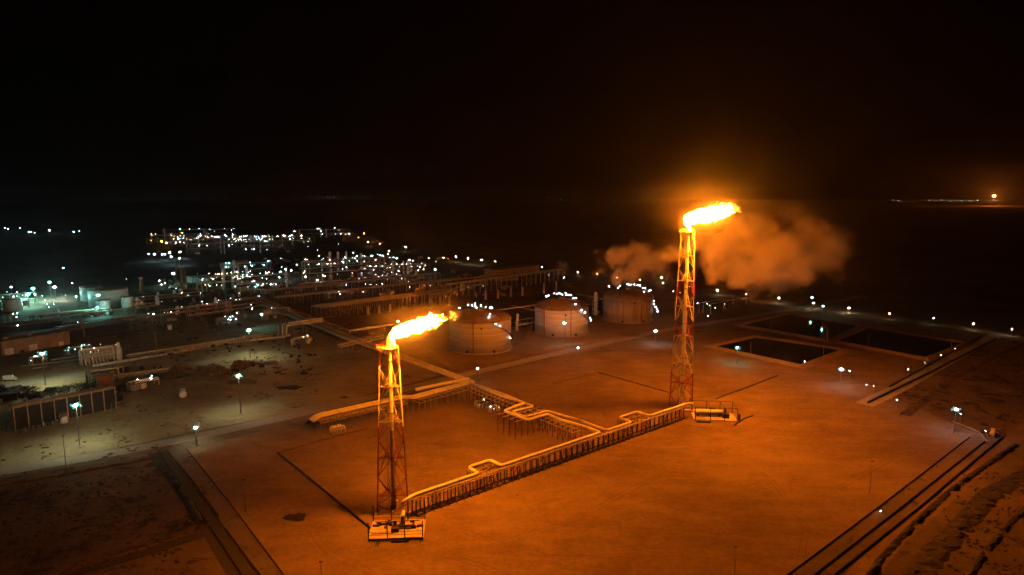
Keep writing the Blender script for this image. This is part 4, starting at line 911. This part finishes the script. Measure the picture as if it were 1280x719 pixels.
# long open shed with bays
a, b_ = G(20, 540), G(146, 512); d = b_ - a; Ln = d.length; h_ = ztop(a.y, 509) ; ang = math.atan2(d.y, d.x)
root = thing('open_shed', 'long open-fronted shed with brown roof edge and square bays at left', 'building', a, ang)
MB().box((Ln / 2, 1.6, h_ + .2), (Ln + 1, 4.2, .5)).build('roof', 'roofrust', root)
MB().box((Ln / 2, 3.4, h_ / 2), (Ln, .3, h_)).build('back_wall', 'dark', root)
pm_ = MB().box((0, 0, h_ / 2), (.4, .4, h_)).mesh('column', 'tan')
for i in range(9): inst(pm_, 'column', root, (Ln * i / 8, .2, 0))
MB().box((Ln / 2, .2, h_ - .4), (Ln, .35, .9)).build('fascia', 'roofrust', root)
for i in range(16):
    o = MB(); o.bar((0, 0, 0), (0, 0, random.uniform(1, 2)), random.uniform(.2, .45), 7).build('gas_bottle', random.choice(('steel', 'white', 'darksteel')), root).location = (2 + i * 1.1 + random.uniform(-.2, .2), -1.5 + random.uniform(-1.5, 1.5), 0)
# dark rack yard (frame of pipes lit gold)
def frame_unit(label, cx, cy, w, d, levels, lh, nx, ny, lamps=0, lampcol='white', m='steel', stuff=0, ang=A_ANG, s=150, lr=None, vessels=0, deck=True, name='process_unit', pipes=4, seed=0):
    rnd = random.Random(seed or int(cx * 7 + cy)); p = G(cx, cy); dist = p.y
    root = thing(name, label, 'process unit', p, ang, 'process units')
    H_ = levels * lh; b = MB(); pr = .2
    for i in range(nx):
        for j in range(ny): b.bar((w * (i / (nx - 1) - .5), d * (j / (ny - 1) - .5), 0), (w * (i / (nx - 1) - .5), d * (j / (ny - 1) - .5), H_ + rnd.uniform(-1, .2)), pr, 4)
    for l in range(1, levels + 1):
        for i in range(nx): b.box((w * (i / (nx - 1) - .5), 0, l * lh), (.25, d, .3))
        for j in range(ny): b.box((0, d * (j / (ny - 1) - .5), l * lh), (w, .25, .3))
    kind(b.build('steel_frame', m, root), 'stuff')
    for l in range(1, levels + 1 if deck else 1): MB().box((rnd.uniform(-.1, .1) * w, 0, l * lh + .25), (w * rnd.uniform(.5, .85), d * .8, .12)).build('grating_deck', 'darksteel', root)
    for i in range(pipes):
        y = d * (rnd.random() - .5); z = lh * rnd.randint(1, levels) + .7; x0 = -w * rnd.uniform(.3, .55); x1 = w * rnd.uniform(.3, .55)
        MB().tube(fillet([(x0, y, 0), (x0, y, z), (x1, y, z), (x1, y, z * .3)], .8, 3), rnd.uniform(.2, .45), 7).build('process_pipe', rnd.choice(('pipe', 'pipe2', 'paleroad')), root, True)
    for i in range(vessels):
        x, y = w * (rnd.random() - .5), d * (rnd.random() - .5); R = rnd.uniform(.9, 1.9)
        if rnd.random() < .55:
            hh = rnd.uniform(1.1, 1.9) * H_; MB().lathe((x, y, 0), [(R * 1.1, 0), (R, 1), (R, hh - R), (R * .7, hh - R * .3), (.15, hh)], 14).build('column_vessel', 'white', root, True)
        else:
            z = lh * rnd.randint(0, levels - 1) + R + 1; ln = rnd.uniform(4, 8)
            MB().tube([(x - ln / 2 - .6, y, z), (x - ln / 2, y, z), (x + ln / 2, y, z), (x + ln / 2 + .6, y, z)], [R * .5, R, R, R * .5], 12).build('drum', 'tank', root, True)
    lr = (lr or max(.28, dist * .00055)) * .75
    for i in range(lamps):
        c_ = lampcol if isinstance(lampcol, str) else rnd.choice(lampcol)
        kr, ks = rnd.choice(((.6, .5), (.8, .8), (1.2, .07), (1.0, 1.0), (1.0, .12), (.9, .3)))
        key = ('ul', round(lr * kr, 2), c_, s * ks)
        if key not in ME: ME[key] = MB().ball((0, 0, 0), lr * kr, 1).mesh('lamp', lens_mat(c_, s * ks))
        inst(ME[key], 'lamp', root, (w * (rnd.random() - .5), d * (rnd.random() - .5) - .3, lh * rnd.choice([k + .75 for k in range(levels)] + [levels + .4])))
    return root
frame_unit('gold-lit cage of vertical pipes right of the tan shed', 127, 452, 22, 12, 2, 4.5, 12, 6, 9, ('white', 'lwarm'), 'paleroad', s=90, lr=.22, vessels=1, deck=False)
frame_unit('green-lit pump rack in front of the tan shed, right end', 98, 442, 16, 5, 1, 4, 6, 2, 9, ('cold', 'teal'), s=110, lr=.28)
frame_unit('green-lit pump rack in front of the tan shed, left end', 48, 454, 9, 4, 1, 3.5, 4, 2, 5, ('cold', 'white'), s=110, lr=.3)
frame_unit('dark pipe stacks behind the rusty cabin', 132, 478, 18, 8, 2, 3.5, 6, 3, 1, 'cold', 'darksteel', s=60, vessels=1)
frame_unit('dark rack with white lamps right of the rusty cabin', 180, 485, 15, 8, 1, 4, 4, 2, 4, 'white', 'darksteel', s=180, lr=.45, vessels=1)
frame_unit('teal-lit rack cluster behind the long pale pipe', 283, 404, 16, 7, 1, 4, 5, 2, 7, ('teal', 'cold'), s=170, lr=.4)
frame_unit('roof lamps over the tank at the left edge', 14, 385, 42, 8, 2, 6.5, 7, 2, 16, ('white', 'lwarm', 'teal'), s=140, lr=.4, vessels=2)
frame_unit('green-lit skid with pipes right of the small tanks', 168, 386, 16, 9, 2, 3.5, 4, 3, 6, ('green', 'white', 'warm'), s=110, lr=.35, vessels=3)
frame_unit('pump skid with three lamps near the left edge', 17, 402, 9, 5, 1, 5, 3, 2, 3, 'cold', 'tan', s=160, lr=.4)
frame_unit('low dark equipment rows behind the teal lamp at left', 90, 398, 60, 14, 1, 5, 9, 3, 2, 'teal', 'darksteel', s=90, vessels=5, pipes=8)
frame_unit('dark equipment yard below the chimney', 205, 378, 70, 30, 2, 4, 9, 4, 5, ('white', 'warm'), 'darksteel', s=90, vessels=6, pipes=9)
frame_unit('blue-lit skid below the twin lattice towers', 235, 392, 45, 12, 1, 5, 8, 3, 5, ('blue', 'cold', 'warm'), 'darksteel', s=130, vessels=4, pipes=6)
frame_unit('warm-lit process block with two short chimneys', 278, 362, 50, 20, 2, 8, 9, 3, 34, ('warm', 'lwarm', 'lwarm', 'teal'), s=120, lr=.5, vessels=4, pipes=8)
frame_unit('low lit rack in the pale yard before the warm-lit block', 300, 380, 45, 14, 1, 4, 8, 2, 8, ('cold', 'green'), s=110, lr=.4)
frame_unit('cold-lit tall process block, nearest of the three cold ones', 311, 370, 24, 18, 3, 6, 5, 4, 14, ('cold', 'white', 'teal'), s=170, lr=.6, vessels=3)
frame_unit('cold-lit process block right of the warm-lit block', 330, 362, 55, 25, 2, 8, 9, 4, 34, ('cold', 'teal', 'white'), s=130, lr=.5, vessels=4, pipes=8)
frame_unit('teal-lit process block behind the cold-lit ones', 312, 345, 60, 20, 2, 8, 8, 3, 22, ('teal', 'cold'), s=130, lr=.6, vessels=3)
frame_unit('twinkling white process block in the middle distance', 430, 348, 110, 30, 3, 8, 14, 4, 42, ('white', 'teal', 'lwarm'), s=130, lr=.55, vessels=7, pipes=10)
frame_unit('cold twinkling process block behind the white one', 455, 336, 100, 30, 2, 8, 12, 4, 30, ('cold', 'white', 'teal'), s=130, lr=.6, vessels=5)
frame_unit('white twinkling block at the right of the middle distance', 495, 343, 95, 26, 2, 6, 12, 4, 34, ('white', 'lwarm'), s=120, lr=.5, vessels=5)
frame_unit('scattered tiny lamps of the low yard before the middle racks', 475, 352, 80, 40, 1, 5, 10, 4, 18, 'white', s=80, lr=.35, vessels=2)
frame_unit('small lit skid on the orange racks', 345 + 78, 374 - 2, 30, 6, 1, 5, 6, 2, 6, ('white', 'cold'), s=110, lr=.4)
for i, (cx, cy, w, n, cols, lab) in enumerate(((225, 303, 90, 14, ('warm', 'sodium', 'lwarm', 'cold'), 'far refinery block with orange and white lamps, leftmost'),
        (250, 296, 130, 11, ('cold', 'teal', 'white'), 'farthest refinery block with cold lamps'), (262, 306, 110, 22, ('white', 'cold', 'lwarm'), 'far refinery block with blue-white lamps, second from the left'),
        (290, 308, 120, 30, ('lwarm', 'white', 'warm', 'cold'), 'far refinery block with dense white lamps, middle'), (318, 308, 120, 34, ('lwarm', 'white', 'cold', 'warm'), 'far refinery block with dense white lamps, right of the middle'),
        (347, 307, 110, 24, ('lwarm', 'white'), 'far refinery block with white lamps, rightmost'), (398, 296, 120, 9, ('white',), 'dim far block behind the bright single lamp'), (300, 316, 130, 12, ('white', 'cold'), 'low refinery block just below the dense white lamps'))):
    frame_unit(lab, cx, cy, w * 1.4, 60, 2, 9, 9, 3, int(n * 1.25), cols, s=300, lr=.62, vessels=5, pipes=5, ang=.3)
frame_unit('thin steel posts right of the taller stack', 905, 388, 60, 12, 1, 9, 13, 2, 2, 'white', 'darksteel', s=60, pipes=3)
frame_unit('dark machinery between the left and middle domed tanks', 655, 412, 20, 10, 2, 4, 6, 3, 0, 'white', 'darksteel', vessels=2)
frame_unit('dark machinery between the middle and right domed tanks', 745, 392, 18, 10, 3, 4, 5, 3, 0, 'white', 'darksteel', vessels=2)
for i, (px, py, lab) in enumerate(((422, 540, 'lit tangle of steel under the left end of the wide rack'), (602, 508, 'left white-lit skid under the cross rack'), (616, 513, 'right white-lit skid under the cross rack'))):
    frame_unit(lab, px, py, 6, 4, 1, 2, 4, 3, 3 if i else 1, 'white', 'white', s=90 if i else 20, lr=.22, pipes=3)
for i, (pA, pB, hh_, lab) in enumerate((((150, 409), (322, 386), 6, 'low dark rack between the plant road and the blue-lit skid'), ((92, 401), (196, 388), 5, 'low dark rack before the white tanks at left'),
        ((236, 402), (330, 388), 5, 'short dark rack left of the main bundle end'), ((160, 452), (330, 425), 4, 'thin row of posts between plant road and pale pipe'), ((545, 362), (640, 350), 9, 'short rack left of the brown control building'),
        ((120, 482), (210, 470), 4, 'low rack right of the rusty cabin'))):
    rack(lab, G(*pA), G(*pB), 4, hh_, 6, 'pipe2', 'darksteel', 1, False, 5, .16, 'low racks in the left plant')
    a, b_ = G(*pA), G(*pB)
    for k in range(2): pipe('%s line on the %s' % (('near', 'far')[k], lab), [a + Vector((0, k * 2.2 - 1, hh_ + .4)), b_ + Vector((0, k * 2.2 - 1, hh_ + .4))], .4, 'pipe2', n=7)
for cx_, cy_, w_, d_, lv_, ves, lab in ((60, 425 - 18, 30, 10, 1, 3, 'dark pump row behind the long tan shed'), (345, 398, 24, 9, 2, 3, 'dark frame at the left end of the main bundle'), (376, 430, 14, 6, 1, 2, 'dark low skid below the raised bridge rack'),
        (165, 402, 30, 8, 1, 3, 'dark low drums behind the orange-edged canopy'), (262, 392, 40, 12, 2, 4, 'dark frame right of the blue-lit skid'), (585, 362, 50, 12, 2, 3, 'dim frame behind the stub columns'), (400, 362, 60, 14, 2, 4, 'dim frame at the left end of the long racks')):
    frame_unit(lab, cx_, cy_, w_, d_, lv_, 4, 6, 3, 2, 'white', 'steel', s=60, vessels=ves, pipes=6)
# chimney and lattice towers
r0 = thing('chimney', 'lone brown chimney between the white tanks and the twin towers', 'chimney', G(177.5, 366)); hh = ztop(G(177, 366).y, 348)
MB().lathe((0, 0, 0), [(2.1, 0), (1.9, hh * .5), (1.7, hh)], 16).build('shaft', 'tan', r0, True); MB().lathe((0, 0, 0), [(2.1, hh), (2.1, hh + .8)], 16).build('cap', 'white', r0)
def lattice(label, px, pb, pt, w):
    p = G(px, pb); hh = ztop(p.y, pt); root = thing('lattice_tower', label, 'tower', p, .4, 'dark lattice towers')
    f = lambda i, z: Vector(((-1, 1, 1, -1)[i] * w / 2 * (1 - .45 * z / hh), (-1, -1, 1, 1)[i] * w / 2 * (1 - .45 * z / hh), z))
    for i in range(4): MB().bar(f(i, 0), f(i, hh), .3, 4).build('leg', 'tan', root)
    n = 7
    for k in range(n):
        b = MB()
        for i in range(4): b.bar(f(i, hh * k / n), f((i + 1) % 4, hh * (k + 1) / n), .16, 3).bar(f((i + 1) % 4, hh * k / n), f(i, hh * (k + 1) / n), .16, 3)
        b.build('cross_brace', 'tan', root)
    return root
lattice('left of the twin brown lattice towers, taller', 224.5, 366, 322, 7); lattice('right of the twin brown lattice towers, shorter', 231, 364, 336, 5)
lattice('small lattice mast by the tan road pole', 104.5, 421, 401, 2)

# middle racks (long, orange edges) and the row of stub towers
for i, (pA, pB, h__, lab) in enumerate((((330, 374), (548, 350), 9, 'farthest long orange-edged rack behind the near flame'), ((345, 382), (575, 356), 8, 'second long orange-edged rack behind the near flame'),
        ((392, 394), (560, 371), 8, 'third long rack behind the near flame'), ((560, 372), (700, 350), 14, 'tall row of thin posts behind the domed tanks'), ((400, 398), (560, 376), 10, 'nearest long row of thin posts behind the near flame'))):
    rack(lab, G(*pA), G(*pB), 8, h__, 9, 'pipe2', 'pipe2', 1, False, 6, .22, 'long racks behind the near flame')
    a, b_ = G(*pA), G(*pB); d_ = (b_ - a).normalized(); n_ = Vector((-d_.y, d_.x, 0))
    for k, o_ in enumerate((-3, 0, 2.6)): pipe('%s line on the %s' % (('near', 'middle', 'far')[k], lab.replace('long ', '').replace(' behind the', ', behind').replace('orange-edged', 'edged')), [a + n_ * o_ + Vector((0, 0, h__ + .5)), b_ + n_ * o_ + Vector((0, 0, h__ + .5))], .5 if k != 1 else .35, 'pipe2', n=7)
stubs = [(460.5, 393, 383.5), (474, 391.5, 382), (487.5, 390, 380.5), (538, 383.5, 373), (550, 382, 371.5), (562, 380.5, 370.5), (607, 374.5, 364), (622.5, 373, 362.5), (638.5, 371, 360.5), (653, 369.5, 359), (680, 367, 354), (695, 364, 352)]
for i, (px, pb, pt) in enumerate(stubs):
    p = G(px, pb); hh = ztop(p.y, pt); root = thing('concrete_column', 'pale square column behind the near flame, %s of the row' % ordn(i, 12), 'column', p, A_ANG, 'row of pale square columns')
    MB().box((0, 0, hh / 2), (1.7, 1.7, hh), 0, .9).build('shaft', 'paleroad', root); MB().box((0, 0, .3), (2.6, 2.6, .6)).build('footing', 'concrete', root)

# ------------------------------------------------------------------ truck, machine
r0 = thing('box_truck', 'white box truck parked on the green-lit road at the left edge', 'truck', G(13, 476), math.radians(12))
MB().box((-1.0, 0, 2.1), (4.6, 2.3, 2.4)).build('cargo_box', 'white', r0); MB().box((-.2, 0, .75), (6.6, 1.6, .3)).build('chassis', 'darksteel', r0)
cb = MB().box((2.4, 0, 1.55), (1.7, 2.1, 1.6), 0, .88).build('cab', 'white', r0); MB().box((3.22, 0, 1.85), (.06, 1.7, .7)).build('windscreen', 'glass', cb)
for x in (-2.4, 2.2):
    for y in (-1.0, 1.0): MB().bar((x, y - .15, .5), (x, y + .15, .5), .5, 12).build('wheel', 'rubber', r0)
r0 = thing('parked_loader', 'small yellow loader on the bank at the right edge', 'loader', G(1241, 545), math.radians(40))
MB().box((0, 0, 1.3), (4, 2, 1.2)).build('body', 'yellow', r0); c_ = MB().box((-.2, 0, 2.7), (1.8, 1.8, 1.7), 0, .85).build('cab', 'yellow', r0)
MB().box((-.2, -.86, 2.8), (1.3, .08, .9)).build('window', 'glass', c_)
for x in (-1.3, 1.3):
    for y in (-1.1, 1.1): MB().bar((x, y - .2, .7), (x, y + .2, .7), .7, 12).build('wheel', 'rubber', r0)
MB().bar((1.8, .6, 1.3), (3.4, .6, .5), .12, 4).bar((1.8, -.6, 1.3), (3.4, -.6, .5), .12, 4).build('lift_arm', 'yellow', r0); MB().box((3.8, 0, .5), (.9, 2.3, .9)).build('bucket', 'steel', r0)

# ------------------------------------------------------------------ rubble, shrubs, debris on the yard
def heap(label, px, py, w, h, m='rubble', sd=0, name='rubble_heap', cat='rubble heap', stretch=1.5, ang=0):
    p = G(px, py); b = MB(); b.ball((0, 0, 0), 1, 4); vs = []
    for v in b.v:
        v = Vector(v); e = noise.fractal(v * 1.4 + Vector((sd, px, 0)), .7, 2.2, 5); r = 1 + .55 * e
        vs.append((v.x * w * stretch * r, v.y * w * r, max(-.1, v.z * h * r)))
    b.v = vs; o = b.build(name, m); o.location = p; o.rotation_euler = (0, 0, ang); return tag(o, label, cat, 'heaps on the yard')
heap('dark rubble heap, largest, left of the teal mast by the pale pipe', 268, 467, 7, 4, sd=1); heap('brown rubble heap beside the largest one', 258, 463, 4, 3, sd=2)
heap('brown heap near the foot of the teal mast', 303, 458, 5, 4.2, sd=3); heap('dark heap with scrap behind the white horizontal tank', 215, 470, 7, 2.6, 'leaf', sd=4)
heap('low dark heap below the pale pipe', 226, 462, 4, 2.5, sd=5); heap('flat debris heap right of the teal mast', 332, 455, 4, 1.6, sd=6, stretch=2.2)
heap('flat dark heap on the sand near the wide pipe rack', 362, 485, 3.5, .9, 'dark', sd=7, stretch=2); heap('small dark heap left of the shorter stack deck', 372, 647, 2.2, .7, 'dark', sd=8, stretch=1.6)
heap('small dark heap on the sand right of centre', 430, 497, 1.2, .5, 'dark', sd=9); heap('low mound under the main bundle left end', 300, 478, 4, 1.2, sd=10, stretch=2)
def stuff_boxes(name, label, px0, px1, py0, py1, n, smin, smax, m, flat=.35, sd=1, cat='debris', tri=False):
    rnd = random.Random(sd); b = MB()
    a_, b2, c2, d2 = G(px0, py1), G(px1, py1), G(px0, py0), G(px1, py0)
    for _ in range(n):
        cx_, cy_ = rnd.uniform(px0, px1), rnd.uniform(py0, py1)
        if noise.noise(Vector((cx_ * .03, cy_ * .09, sd))) < -.05: continue
        p = G(cx_, cy_); s_ = rnd.uniform(smin, smax)
        if tri: 
            random.seed(rnd.random()); b.ball(p + Vector((0, 0, s_ * .25)), s_, 1, rnd.uniform(.35, .7), .3)
        else: b.box(p + Vector((0, 0, s_ * flat / 2)), (s_ * rnd.uniform(.6, 2.5), s_ * rnd.uniform(.2, .8), s_ * flat), rnd.uniform(0, 3))
    o = b.build(name, m); tag(o, label, cat); return kind(o, 'stuff')
stuff_boxes('yard_debris', 'scattered debris over the pale yard at lower left', 0, 260, 500, 580, 260, .3, 1.4, 'rubble', sd=2)
stuff_boxes('yard_debris', 'scattered scrap around the rubble heaps', 200, 400, 440, 500, 240, .4, 1.9, 'rubble', sd=3)
stuff_boxes('yard_debris', 'dark junk rows between shed and road', 0, 150, 486, 503, 200, .8, 2.6, 'dark', .9, sd=4)
stuff_boxes('pad_stones', 'small stones scattered over the flare pad', 260, 1150, 480, 715, 500, .12, .4, 'rubble', .5, sd=5)
stuff_boxes('desert_scrub', 'low dark scrub on the plain right of the track', 1135, 1290, 425, 515, 1100, .15, .7, 'leaf', sd=6, cat='scrub', tri=True)
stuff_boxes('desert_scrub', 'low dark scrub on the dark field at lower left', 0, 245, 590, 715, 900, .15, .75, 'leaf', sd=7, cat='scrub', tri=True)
stuff_boxes('desert_scrub', 'dark scrub strips along the lower right banks', 1180, 1290, 590, 719, 500, .15, .6, 'leaf', sd=8, cat='scrub', tri=True)
stuff_boxes('plant_equipment', 'small boxes and pumps crowded over the far left plant', 172, 330, 350, 402, 300, 1.2, 4.5, 'steel', .7, sd=21, cat='equipment')
stuff_boxes('plant_equipment', 'low brown equipment over the far middle plant', 330, 640, 322, 372, 420, 1.5, 5, 'tan', .7, sd=22, cat='equipment')
stuff_boxes('plant_equipment', 'dark junk and spools over the middle left yard', 130, 400, 402, 470, 260, .6, 2.4, 'darksteel', .8, sd=23, cat='equipment')
def shrub(px, py, h, label, w=None):
    p = G(px, py); root = thing('shrub', label, 'shrub', p, 0, 'dark shrubs behind the long open shed'); w = w or h * .55; st_ = MB()
    for k in range(5): a = k * 1.26; st_.bar((0, 0, 0), (w * .5 * math.cos(a), w * .5 * math.sin(a), h * .6), .12, 4, .04)
    st_.build('trunk', 'bark', root); b = MB(); rnd = random.Random(int(px * 3 + py))
    for _ in range(420):
        a, e, r_ = rnd.uniform(0, 2 * PI), rnd.uniform(-1, 1), rnd.random() ** .4
        lump = 1 + .35 * math.sin(3 * a + px) * math.cos(2 * e + py)
        c = Vector((math.cos(a) * w * r_ * lump * math.sqrt(1 - e * e), math.sin(a) * w * r_ * lump * math.sqrt(1 - e * e), h * .58 + e * h * .42 * r_ * lump)); s_ = rnd.uniform(.15, .34)
        d1 = Vector((rnd.uniform(-1, 1), rnd.uniform(-1, 1), rnd.uniform(-1, 1))).normalized() * s_; d2 = d1.cross(Vector((rnd.uniform(-1, 1), rnd.uniform(-1, 1), 1))).normalized() * s_
        b.add([c - d1, c + d2, c + d1, c - d2], [(0, 1, 2, 3)])
    b.build('crown', 'leaf2', root)
for i, (px, py, h) in enumerate(((31, 503, 9), (40, 500, 8), (52, 500, 5), (64, 497, 5), (75, 495, 5.5), (84, 493, 5.5), (96, 491, 6), (106, 489, 5.5), (116, 488, 5))):
    shrub(px, py, h, 'dark shrub behind the long open shed, ' + ordn(i, 9))

# ------------------------------------------------------------------ lights near the horizon
def far_lamp(px, py, dist, r, s, col, label, group):
    d = G(px, 260).xy.normalized() * dist; z = ztop(d.y, py) ; z = max(3, z)
    root = thing('distant_lamp', label, 'distant lamp', (d.x, d.y, 0), 0, group)
    key = ('fl', round(r, 1), col, s)
    if key not in ME: ME[key] = MB().ball((0, 0, 0), r, 1).mesh('lamp_lens', lens_mat(col, s))
    MB().bar((0, 0, 0), (0, 0, z), r * .1, 3).build('pole', 'steel', root); inst(ME[key], 'lamp_lens', root, (0, 0, z))
hz = [(112, 248), (122, 248), (136, 248), (152, 249), (186, 249), (226, 248), (262, 247), (283, 247), (386, 246), (398, 245.5), (410, 246), (418, 246), (440, 246), (452, 247), (460, 246), (530, 245.5), (548, 246), (569, 247)]
for i, (px, py) in enumerate(hz): far_lamp(px, py, 11000, 2.2, 16, 'white', 'faint white light on the horizon at left, ' + ordn(i, 18), 'faint lights on the left horizon')
for i, (px, py) in enumerate([(686, 246), (701, 249.5), (810, 246), (816, 246.5), (823, 247)]): far_lamp(px, py, 10000, 4, 26 if i == 1 else 9, ('white', 'white', 'warm', 'white', 'blue')[i], 'tiny light on the horizon left of the far flame, ' + ordn(i, 5), 'tiny lights on the middle horizon')
for i, px in enumerate([1115, 1122, 1125, 1161, 1168, 1176, 1182, 1187, 1195, 1201, 1206, 1211, 1214, 1221, 1236, 1241, 1245]):
    far_lamp(px, 250.2 + (i * 7 % 5) * .35, 9000, (2.2, 3.5, 1.6, 3)[i * 5 % 4], 13, ('lwarm', 'white', 'sodium', 'warm')[i % 4], 'warm light of the settlement on the right horizon, ' + ordn(i, 17), 'settlement lights on the right horizon')
p = G(1237, 300).xy.normalized() * 9500; zf = ztop(p.y, 245)
r0 = thing('distant_flare', 'small distant gas flare above the right horizon', 'flare stack', (p.x, p.y, 0))
MB().lathe((0, 0, 0), [(1.2, 0), (.8, zf - 12)], 8).build('stack', 'bund', r0)
b = MB().ball((0, 0, 0), 10, 2, .7, .3); o = b.build('flame', emis('distant_flame', (1, .22, .018), 2600), r0); o.location = (0, 0, zf)

# ------------------------------------------------------------------ smoke
def smoke(name, label, px0, px1, py0, py1, Y, dy, dens, scale, thr, sd, col=(.80, .66, .52)):
    c = VP((px0 + px1) / 2, (py0 + py1) / 2, Y); a = VP(px0, py0, Y); b_ = VP(px1, py1, Y)
    o = MB().ball((0, 0, 0), 1, 4).build(name, None, None, True); o.location = c; o.scale = ((b_.x - a.x) / 2, dy, (a.z - b_.z) / 2)
    m = bpy.data.materials.new(name); m.use_nodes = True; n = m.node_tree.nodes; n.clear(); l = m.node_tree.links
    out = n.new("ShaderNodeOutputMaterial"); v = n.new("ShaderNodeVolumePrincipled"); v.inputs["Color"].default_value = (*col, 1); v.inputs["Anisotropy"].default_value = 0
    tc = n.new("ShaderNodeTexCoord"); ln = n.new("ShaderNodeVectorMath"); ln.operation = 'LENGTH'; l.new(tc.outputs["Object"], ln.inputs[0])
    g = n.new("ShaderNodeNewGeometry"); t = n.new("ShaderNodeTexNoise"); t.inputs["Scale"].default_value = scale; t.inputs["Detail"].default_value = 6; t.inputs["Roughness"].default_value = .55; t.inputs["Distortion"].default_value = .25
    mp = n.new("ShaderNodeMapping"); mp.inputs["Location"].default_value = (sd * 37, sd * 11, 0); l.new(g.outputs["Position"], mp.inputs[0]); l.new(mp.outputs[0], t.inputs["Vector"])
    def math_(op, a_, b2):
        q = n.new("ShaderNodeMath"); q.operation = op
        for i, x in enumerate((a_, b2)):
            if hasattr(x, 'links'): l.new(x, q.inputs[i])
            else: q.inputs[i].default_value = x
        return q.outputs[0]
    r2 = math_('POWER', ln.outputs["Value"], 2.0)
    f = math_('SUBTRACT', math_('MULTIPLY', math_('SUBTRACT', t.outputs[0], thr), 5.0), math_('SUBTRACT', math_('MULTIPLY', r2, 2.2), .9))
    mr = n.new("ShaderNodeMapRange"); mr.interpolation_type = 'SMOOTHSTEP'; mr.inputs[1].default_value = 0; mr.inputs[2].default_value = 1.25; l.new(f, mr.inputs[0])
    rim = n.new("ShaderNodeMapRange"); rim.inputs[1].default_value = .85; rim.inputs[2].default_value = 1; rim.inputs[3].default_value = 1; rim.inputs[4].default_value = 0; l.new(ln.outputs["Value"], rim.inputs[0])
    sx = n.new("ShaderNodeSeparateXYZ"); l.new(tc.outputs["Object"], sx.inputs[0]); fx = math_('MAXIMUM', math_('SUBTRACT', .75, math_('MULTIPLY', sx.outputs[0], .7)), .05)
    l.new(math_('MULTIPLY', math_('MULTIPLY', math_('MULTIPLY', mr.outputs[0], fx), rim.outputs[0]), dens), v.inputs["Density"]); l.new(v.outputs[0], out.inputs["Volume"])
    o.data.materials.append(m); tag(o, label, 'smoke', 'smoke plumes'); return kind(o, 'stuff')
smoke('smoke_plume', 'wide orange-lit smoke plume drifting right behind the taller stack', 800, 1130, 240, 388, 385, 34, .105, .060, .487, 5)
smoke('smoke_plume', 'orange-lit smoke puffs above the right domed tank', 722, 872, 288, 372, 430, 18, .14, .075, .475, 2)
smoke('smoke_plume', 'small dim smoke puff above the middle domed tank', 686, 724, 318, 350, 500, 10, .08, .08, .45, 3)
def mist(label, px, py, Y, rad, dens):
    """thin smoke hanging round a flame, lit by it"""
    o = MB().ball((0, 0, 0), 1, 4).build('smoke_veil', None, None, True); o.location = VP(px, py, Y); o.scale = rad
    m = bpy.data.materials.new('smoke_veil'); m.use_nodes = True; n = m.node_tree.nodes; n.clear(); l = m.node_tree.links
    out = n.new("ShaderNodeOutputMaterial"); v = n.new("ShaderNodeVolumePrincipled"); v.inputs["Color"].default_value = (.8, .7, .6, 1)
    tc = n.new("ShaderNodeTexCoord"); ln = n.new("ShaderNodeVectorMath"); ln.operation = 'LENGTH'; l.new(tc.outputs["Object"], ln.inputs[0])
    mr = n.new("ShaderNodeMapRange"); mr.interpolation_type = 'SMOOTHERSTEP'; mr.inputs[1].default_value = 0; mr.inputs[2].default_value = 1; mr.inputs[3].default_value = dens; mr.inputs[4].default_value = 0
    l.new(ln.outputs["Value"], mr.inputs[0]); l.new(mr.outputs[0], v.inputs["Density"]); l.new(v.outputs[0], out.inputs["Volume"]); o.data.materials.append(m)
    tag(o, label, 'smoke', 'smoke plumes'); return kind(o, 'stuff')
mist('thin orange-lit veil of smoke around the far flame', 892, 262, 318, (50, 36, 34), .0007)
mist('glowing veil of haze around the small flare on the right horizon', 1237, 245, 9400, (330, 300, 220), .0006)
mist('thin orange-lit veil of smoke around the near flame', 522, 404, 207, (30, 24, 20), .0006)

# ------------------------------------------------------------------ haze box around everything
hb = MB().add([(x, y, z) for z in (-1, 420) for x, y in ((-23000, -1800), (23000, -1800), (23000, 27000), (-23000, 27000))], [(3, 2, 1, 0), (4, 5, 6, 7), (0, 1, 5, 4), (1, 2, 6, 5), (2, 3, 7, 6), (3, 0, 4, 7)]).build('haze', None)
m = bpy.data.materials.new('haze'); m.use_nodes = True; n = m.node_tree.nodes; n.clear()
v = n.new("ShaderNodeVolumePrincipled"); v.inputs["Color"].default_value = (.8, .8, .8, 1); v.inputs["Density"].default_value = HAZE; v.inputs["Anisotropy"].default_value = .8
o_ = n.new("ShaderNodeOutputMaterial"); m.node_tree.links.new(v.outputs[0], o_.inputs["Volume"]); hb.data.materials.append(m); kind(hb, 'stuff')
